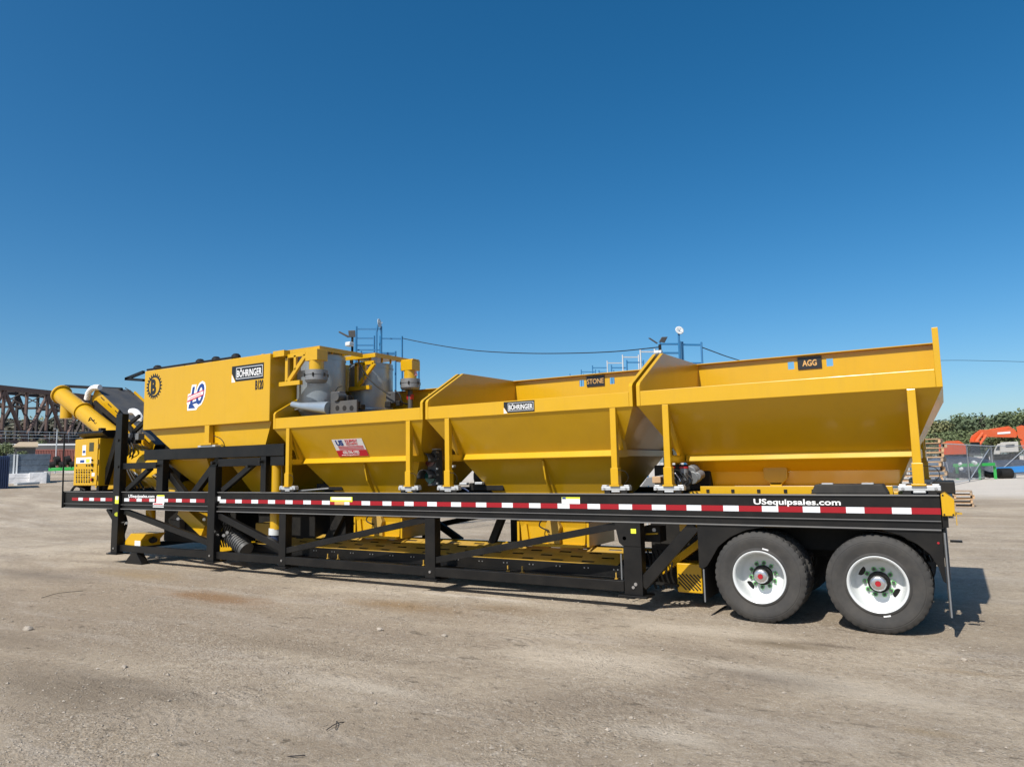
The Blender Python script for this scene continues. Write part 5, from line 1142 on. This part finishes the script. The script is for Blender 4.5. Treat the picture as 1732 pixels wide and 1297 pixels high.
# white topped red container row
def gpl(px, dist): v = far(px, 780, dist); return Vector((v.x, v.y, gz(v.x, v.y)))
c0, c1 = gpl(58, 88), gpl(142, 89)
RC = tag(empty('shipping_container', c0), 'faded red ribbed shipping container below the bridge', 'container')
d_ = (c1 - c0); Lc = d_.length; dn = d_.normalized(); hc = far(80, 757, 90).z - c0.z
z0c = min(c0.z, c1.z) - 0.2
nv = Vector((-dn.y, dn.x, 0)); nv = nv if nv.y > 0 else -nv
def obx(o, t0, t1, n0, n1, z0, z1, nm, mt):
    q = MB(); q.add([c0 + dn * t + nv * n + Vector((0, 0, z - c0.z)) for z in (z0, z1) for t, n in ((t0, n0), (t1, n0), (t1, n1), (t0, n1))], [(0, 1, 2, 3), (4, 5, 6, 7), (0, 1, 5, 4), (1, 2, 6, 5), (2, 3, 7, 6), (3, 0, 4, 7)]); return q.build(nm, mt, o)
obx(RC, 0, Lc, 0.06, 2.4, z0c, z0c + hc, 'body', M['contred'])
for i in range(30): obx(RC, 0.1 + i * (Lc - 0.2) / 30, 0.1 + (i + 0.55) * (Lc - 0.2) / 30, 0, 0.06, z0c + 0.15, z0c + hc - 0.15, 'rib', M['contred'])
obx(RC, -0.02, Lc + 0.02, -0.03, 0.06, z0c + hc - 0.14, z0c + hc, 'top_rail', M['contred'])
WB = tag(obx(None, -14, Lc + 8, 3.2, 3.9, z0c - 1, far(80, 755.5, 94).z + 0.05, 'concrete_wall', M['shed']), 'long low dark wall with a white cap below the bridge', 'wall')
WC = obx(WB, -14, Lc + 8, 3.15, 3.95, far(80, 755.5, 94).z + 0.06, far(80, 755.5, 94).z + 0.3, 'wall_cap', M['white'])
# shed
s0 = gpl(22, 75); s1 = gpl(58, 74)
SH = tag(empty('shed', s0), 'small dark shed with a tan sloping roof behind the slate bundle', 'shed')
q = MB(); tops = [far(22, 758, 74), far(44, 757, 75), far(64, 756, 78)]
rv = ray(56, 780); nv2 = Vector((rv.x, rv.y, 0)).normalized(); dn2 = Vector((nv2.y, -nv2.x, 0)); L2 = 74 * 40 / math.hypot(FPX, 40 - CX); zt2 = far(40, 757, 76).z
q.add([s0 + dn2 * t + nv2 * n + Vector((0, 0, z - s0.z)) for z in (s0.z - 0.2, zt2) for t, n in ((0.1, 0.1), (L2 - .1, 0.1), (L2 - .1, 2.4), (0.1, 2.4))], [(0, 1, 2, 3), (4, 5, 6, 7), (0, 1, 5, 4), (1, 2, 6, 5), (2, 3, 7, 6), (3, 0, 4, 7)]); q.build('wall', M['shed'], SH)
q = MB(); q.add([s0 + dn2 * t + nv2 * n + Vector((0, 0, z - s0.z + dz)) for dz in (0, 0.1) for t, n, z in ((-0.1, -0.3, zt2 + 0.02), (L2 + 0.1, -0.3, zt2 + 0.02), (L2 + 0.1, 2.6, zt2 + 0.6), (0.4, 2.6, zt2 + 0.6))], [(0, 1, 2, 3), (4, 5, 6, 7), (0, 1, 5, 4), (1, 2, 6, 5), (2, 3, 7, 6), (3, 0, 4, 7)]); q.build('roof', M['tan'], SH)
# slate bundles
def bundle(px0, px1, py0, py1, dist, label, mt, nm='plastic_bundle', straps=(), cat='bundle', depth=1.6, layers=5):
    a, b_ = far(px0, py1, dist), far(px1, py1, dist); za = gz(a.x, a.y); top = far(px0, py0, dist).z; base = za - 0.03
    rv = ray(px1, py1); nv_ = Vector((rv.x, rv.y, 0)).normalized(); dn_ = Vector((nv_.y, -nv_.x, 0)); L_ = dist * (px1 - px0) / math.hypot(FPX, (px0 + px1) / 2 - CX)
    o = empty(nm, (a.x, a.y, base)); tag(o, label, cat)
    o_ = Vector((a.x, a.y, 0))
    def bx_(t0, t1, n0, n1, z0, z1, name, mm, bev=0.02):
        q = MB(); q.add([o_ + dn_ * t + nv_ * n + Vector((0, 0, z)) for z in (z0, z1) for t, n in ((t0, n0), (t1, n0), (t1, n1), (t0, n1))], [(0, 1, 2, 3), (4, 5, 6, 7), (0, 1, 5, 4), (1, 2, 6, 5), (2, 3, 7, 6), (3, 0, 4, 7)]); q.build(name, mm, o, bevel=bev)
    hh = (top - base) / layers
    for i in range(layers): bx_(rnd.uniform(-.02, .02), L_ + rnd.uniform(-.05, .05), rnd.uniform(0, .03), depth, base + i * hh + (0.01 if i else 0), base + (i + 1) * hh, 'layer', mt)
    for s in straps: bx_(L_ * s, L_ * s + 0.09, -0.03, 0.0, base + 0.02, top, 'strap', M['white'], 0)
    return o
bundle(10, 84, 768, 803, 44, 'large slate grey plastic wrapped bundle with two white straps', M['slate'], straps=(0.145, 0.215))
bundle(12, 62, 801, 819, 43, 'long low white wrapped bundle in front of the slate bundle', M['wrap'], nm='wrapped_bundle', layers=2, depth=1.2)
bundle(49, 80, 799, 816, 43.4, 'short white wrapped block at the right end of the slate bundle', M['wrap'], nm='wrapped_block', layers=1, depth=1.0)
bundle(74, 85, 797, 812, 44.5, 'grey block tucked behind the right end of the white blocks', M['concrete'], nm='concrete_block', layers=1, depth=0.8)
PN = bundle(-30, 13, 771, 824, 38, 'dark blue ribbed crate at the left picture edge', M['navy'], nm='blue_crate', layers=1, depth=2.0, cat='crate')
rv = ray(13, 800); nvp = Vector((rv.x, rv.y, 0)).normalized(); dnp = Vector((nvp.y, -nvp.x, 0)); ap = far(-30, 824, 38)
for k in range(12):
    q_ = ap + dnp * (0.06 + k * 0.095) - nvp * 0.03; MB().bar((q_.x, q_.y, gz(ap.x, ap.y)), (q_.x, q_.y, far(0, 772, 38).z), 0.05, 0.05).build('rib', M['navy'], PN)
c_ = gpl(70, 46); c_ = far(40, 823, 42)
q = MB(); q.bar(gpt(26, 822, 41.5) + Vector((0, 0, 0.06)), gpt(64, 820, 43.0) + Vector((0, 0, 0.06)), 0.25, 0.14); tag(q.build('steel_plank', M['galv'], None), 'grey plank lying on the ground before the white bundles', 'plank')
LP = tag(empty('lamp_post', gpl(94, 72)), 'thin pale lamp post in front of the red container', 'lamp post')
b_ = gpl(94, 72); MB().tube(b_, Vector((b_.x, b_.y, far(94, 726, 72).z)), 0.07, 8, 0.05).build('pole', M['galv'], LP, smooth=True); t_ = far(94, 726, 72); MB().box(t_.x - 0.2, t_.x + 0.2, t_.y - 0.1, t_.y + 0.1, t_.z, t_.z + 0.1).build('lamp_head', M['grey'], LP)
JK = tag(empty('farm_implement', gpl(97, 64)), 'green and black implement parked on the pale track by the red container', 'implement')
b_ = gpl(97, 64); MB().bar(b_ + Vector((-1.6, 0, 0.5)), b_ + Vector((1.4, 1.2, 0.55)), 0.5, 0.3).build('frame', M['green'], JK, bevel=0.03)
for i in range(6): c_ = b_ + Vector((-1.4 + i * 0.5, 0.2 * i, 0.75 + 0.5 * (i % 2))); MB().tube(c_, c_ + Vector((0.1, 0.4, 0.1)), 0.42, 12).build('disc', KD, JK, smooth=True)

# ================================================================== blue rack frames, lights and cable behind the plant
def rack(pxl, pxr, ptop, bars, dist, label, grp='blue rack frames behind the plant', mt='rackblue', name='rack_frame', dip=0):
    a, b_ = far(pxl, ptop, dist), far(pxr, ptop + dip, dist); o = empty(name, (a.x, a.y, gz(a.x, a.y))); tag(o, label, 'rack', grp)
    r_ = 0.019
    for c_ in (a, b_): MB().bar((c_.x, c_.y, gz(c_.x, c_.y)), (c_.x, c_.y, c_.z), r_ * 2, r_ * 2).build('upright', M[mt], o)
    for py in bars: MB().bar(far(pxl, py, dist), far(pxr, py + dip, dist), r_ * 1.6, r_ * 2.2).build('crossbar', M[mt], o)
    return o
rack(603, 645, 552, (556.5, 592), 21.5, 'tallest blue rack frame standing behind the left silo roof')
rack(601, 633, 568, (572, 584), 22.4, 'blue rack frame with three bars just behind the tallest one')
rack(643, 680, 568, (572.5,), 21.8, 'blue rack frame to the right where the overhead cable begins', dip=0.5)
rack(611, 669, 594, (597, 599.5), 22.0, 'low blue rack frame right behind the silo roofs')
rack(690, 708, 609, (617,), 20.5, 'blue rack frame between the right silo and first hopper wall')
rack(1116, 1150, 577, (582, 597), 16.5, 'blue rack frame beside the right floodlight mast')
rack(1154, 1186, 578, (583, 614), 16.3, 'blue rack frame nearest the rear hopper, where the cable ends', dip=0.5)
rack(1083, 1107, 590, (595,), 22.0, 'pale rack frame left of the right floodlight mast', mt='galv')
rack(1060, 1088, 609, (613,), 24.0, 'blue rack frame, third from the right behind the stone hopper')
rack(1053, 1080, 600, (604,), 27.0, 'pale rack frame, second tall one behind the stone hopper', mt='galv')
rack(1027, 1053, 610, (614,), 30.0, 'pale rack frame above the stone sign', mt='galv')
rack(1034, 1060, 617, (622,), 27.0, 'blue rack frame right of the stone sign')
rack(1002, 1027, 618, (622,), 33.0, 'blue rack frame above the left part of the stone sign')
rack(1013, 1038, 626, (630,), 31.0, 'low blue rack frame right over the stone sign')
rack(983, 1007, 625, (629,), 36.0, 'blue rack frame, second from the left end of the row')
rack(964, 987, 632, (636,), 40.0, 'farthest blue rack frame at the left end of the row')
def flood(px, ptop, pbase, dist, lamps, label):
    m0 = far(px, pbase, dist); m1 = far(px, ptop, dist); o = empty('floodlight', (m0.x, m0.y, gz(m0.x, m0.y))); tag(o, label, 'floodlight', 'floodlights on masts behind the plant')
    MB().tube((m1.x, m1.y, gz(m0.x, m0.y)), m1, 0.035, 8).build('mast', KD, o)
    for pts in lamps:
        q = MB(); q.add([far(p_[0], p_[1], dist + d) for d in (-0.06, 0.06) for p_ in pts], [(0, 1, 2, 3), (7, 6, 5, 4)] + [(k, 4 + k, 4 + (k + 1) % 4, (k + 1) % 4) for k in range(4)]); q.build('lamp_head', M['dgrey'], o, bevel=0.01)
    return o
fl = flood(596, 570, 592, 20.8, [((589, 559), (601, 558.5), (601.5, 570), (590, 571)), ((572, 562), (574, 560), (591, 568.5), (589, 571.5))], 'double floodlight on a dark mast behind the left silo roof')
q = MB(); c_ = far(591, 582, 20.7); q.box(c_.x - 0.09, c_.x + 0.1, c_.y - 0.1, c_.y + 0.1, c_.z - 0.07, c_.z + 0.06); q.build('camera_housing', M['white'], fl, bevel=0.03)
fr = flood(1116, 583, 596, 16.0, [((1096, 572), (1099, 571), (1113, 580), (1111, 582)), ((1114.5, 578), (1119, 570), (1129.5, 569.5), (1124, 580))], 'double floodlight on a mast at the peak between the hoppers')
for dx in (-2.5, 2): p_ = far(1114 + dx, 596 + abs(dx) * .3, 15.9); MB().tube(p_ + Vector((-0.05, 0, 0)), p_ + Vector((0.05, 0, 0)), 0.06, 12).build('camera_dome', M['galv'], fr, smooth=True)
def dish(px, py, pmast, dist, r_, nrm, label):
    c_ = far(px, py, dist); b0_ = far(pmast[0], pmast[1], dist); o = empty('satellite_dish', (b0_.x, b0_.y, gz(b0_.x, b0_.y))); tag(o, label, 'satellite dish', 'white dishes on the racks')
    nd_ = Vector(nrm).normalized(); a = nd_.orthogonal().normalized(); b = nd_.cross(a)
    rr = [[c_ + (a * math.cos(2 * math.pi * k / 24) + b * math.sin(2 * math.pi * k / 24)) * (r_ * s) - nd_ * (0.25 * r_ * (1 - s * s)) for k in range(24)] for s in (0.02, 0.4, 0.7, 1.0)]
    q = MB(); q.loft(rr, caps=False); q.build('reflector', M['white'], o, smooth=True, thick=0.012)
    MB().tube(Vector((b0_.x, b0_.y, gz(b0_.x, b0_.y))), b0_, 0.025, 8).tube(b0_, c_ - nd_ * r_ * 0.3, 0.025, 8).build('mast', M['rackblue'], o)
    MB().tube(c_ - nd_ * r_ * 0.2, c_ + nd_ * r_ * 0.8, 0.008, 6).build('feed_arm', M['galv'], o)
dish(642, 546.5, (637, 562), 21.4, 0.135, (0.9, 0.3, 0.1), 'small white dish on the tallest left rack frame')
dish(1149.5, 558.5, (1148, 570), 16.2, 0.1, (0.65, -0.65, 0.3), 'small white dish on the right rack frame')
def cable(pts, r_, label):
    q = MB(); q.hose(pts, r_, 6, 10); tag(q.build('overhead_cable', KD, None), label, 'cable', 'overhead cables')
cable([far(680, 572, 21.8), far(730, 582, 21.3), far(800, 592.5, 20.5), far(880, 597.2, 19.4), far(960, 597.5, 18.4), far(1040, 594.5, 17.3), far(1116, 587, 16.3)], 0.012, 'long dark cable sagging between the left and right rack frames')
cable([far(1186, 587, 16.3), far(1205, 594, 17), far(1228, 602.5, 18), far(1252, 610, 19)], 0.012, 'short cable dropping from the right rack frame behind the rear hopper wall')
cable([far(1480, 613, 70), far(1600, 609.5, 70), far(1680, 610.5, 70), far(1770, 613, 70)], 0.02, 'thin power line crossing the sky right of the rear hopper')

# ================================================================== gravel and twigs
def gravel():
    r_ = random.Random(3); m = MB(); N_ = 26000
    base = [(1, 0, 0), (-1, 0, 0), (0, 1, 0), (0, -1, 0), (0, 0, 1), (0, 0, -1)]; fs = [(4, 0, 2), (4, 2, 1), (4, 1, 3), (4, 3, 0), (5, 2, 0), (5, 1, 2), (5, 3, 1), (5, 0, 3)]
    cnt = 0
    while cnt < N_:
        y = -7.4 + 9.5 * r_.random() ** 1.6; x = r_.uniform(-17 + (y + 7) * -0.3, 3 + (y + 8) * 0.5)
        dens = 0.3 + 1.5 * (mnoise.noise(Vector((x * 0.6, y * 0.8, 9))) + 0.3)
        if r_.random() > dens: continue
        s = 0.0025 + 0.010 * r_.random() ** 4
        if r_.random() < 0.014: s = r_.uniform(0.010, 0.021)
        z = gz(x, y); cnt += 1; k = r_.uniform(0, 6.28); ck, sk = math.cos(k), math.sin(k)
        vs_ = []
        for v in base:
            a, b_, c_ = (q * r_.uniform(0.6, 1.25) for q in v); a *= 1.3; c_ *= 0.7
            vs_.append((x + s * (a * ck - b_ * sk), y + s * (a * sk + b_ * ck), z + s * (c_ + 0.25)))
        m.add(vs_, fs)
    me = bpy.data.meshes.new('gravel'); me.from_pydata(m.v, [], m.f); me.update(); me.materials.append(M['stone'])
    o = bpy.data.objects.new('gravel', me); COL.objects.link(o); tag(o, 'loose pale gravel scattered over the dirt yard', 'gravel', kind='stuff')
M['stone'] = mat('pale limestone chips', (0.34, 0.295, 0.24), 0.9, var=0.55, vscale=7)
gravel()
def rock(px, py, s, label):
    p = ground_at(px, py); bm = bmesh.new(); bmesh.ops.create_icosphere(bm, subdivisions=2, radius=1)
    for v in bm.verts:
        f = 1 + 0.35 * mnoise.noise(v.co * 1.3 + Vector((px, py, 0))); v.co = Vector((v.co.x * 1.25 * f, v.co.y * f, v.co.z * 0.7 * f)) * s + Vector((p.x, p.y, gz(p.x, p.y) + s * 0.3))
    me = bpy.data.meshes.new('rock'); bm.to_mesh(me); bm.free(); me.materials.append(M['stone']); o = bpy.data.objects.new('rock', me); COL.objects.link(o); tag(o, label, 'rock', 'single stones on the yard')
for px, py, s, lab in ((47, 1066, 0.05, 'pale rounded stone alone at the left on the dirt'), (262, 1279, 0.02, 'small dark edged stone near the bottom edge at left'), (210, 1131, 0.025, 'small stone on the dirt left of centre'), (643, 1067, 0.035, 'small stone in front of the first hopper'), (752, 1078, 0.03, 'small stone in front of the middle of the trailer'), (362, 1174, 0.018, 'small white stone on the pale patch'), (1068, 1222, 0.016, 'small pale stone near the lower middle'), (1630, 1117, 0.025, 'small stone behind the last wheel on the right')): rock(px, py, s, lab)
def twig(pts, r_, label):
    q = MB()
    for pl in pts: q.hose([Vector((v.x, v.y, v.z + 0.012 + (0.02 if i == 1 else 0))) for i, v in enumerate(ground_at(*p_) for p_ in pl)], r_, 5, 3)
    tag(q.build('twig', M['stick'], None), label, 'twig', 'twigs lying on the yard')
twig([[(552, 1237), (570, 1230), (590, 1223)], [(568, 1236), (569, 1228), (570, 1222)]], 0.0035, 'small dark forked twig near the lower middle of the yard')
twig([[(1208, 1040), (1219, 1034), (1228, 1027)]], 0.008, 'thin dark stick in front of the front wheel')
twig([[(480, 1283), (500, 1286), (516, 1280)]], 0.004, 'small green black twig at the bottom edge')
twig([[(70, 1012), (100, 1006), (140, 1000)]], 0.004, 'long thin twig on the left of the yard')
for o in (PA[0], PA[1]): pass
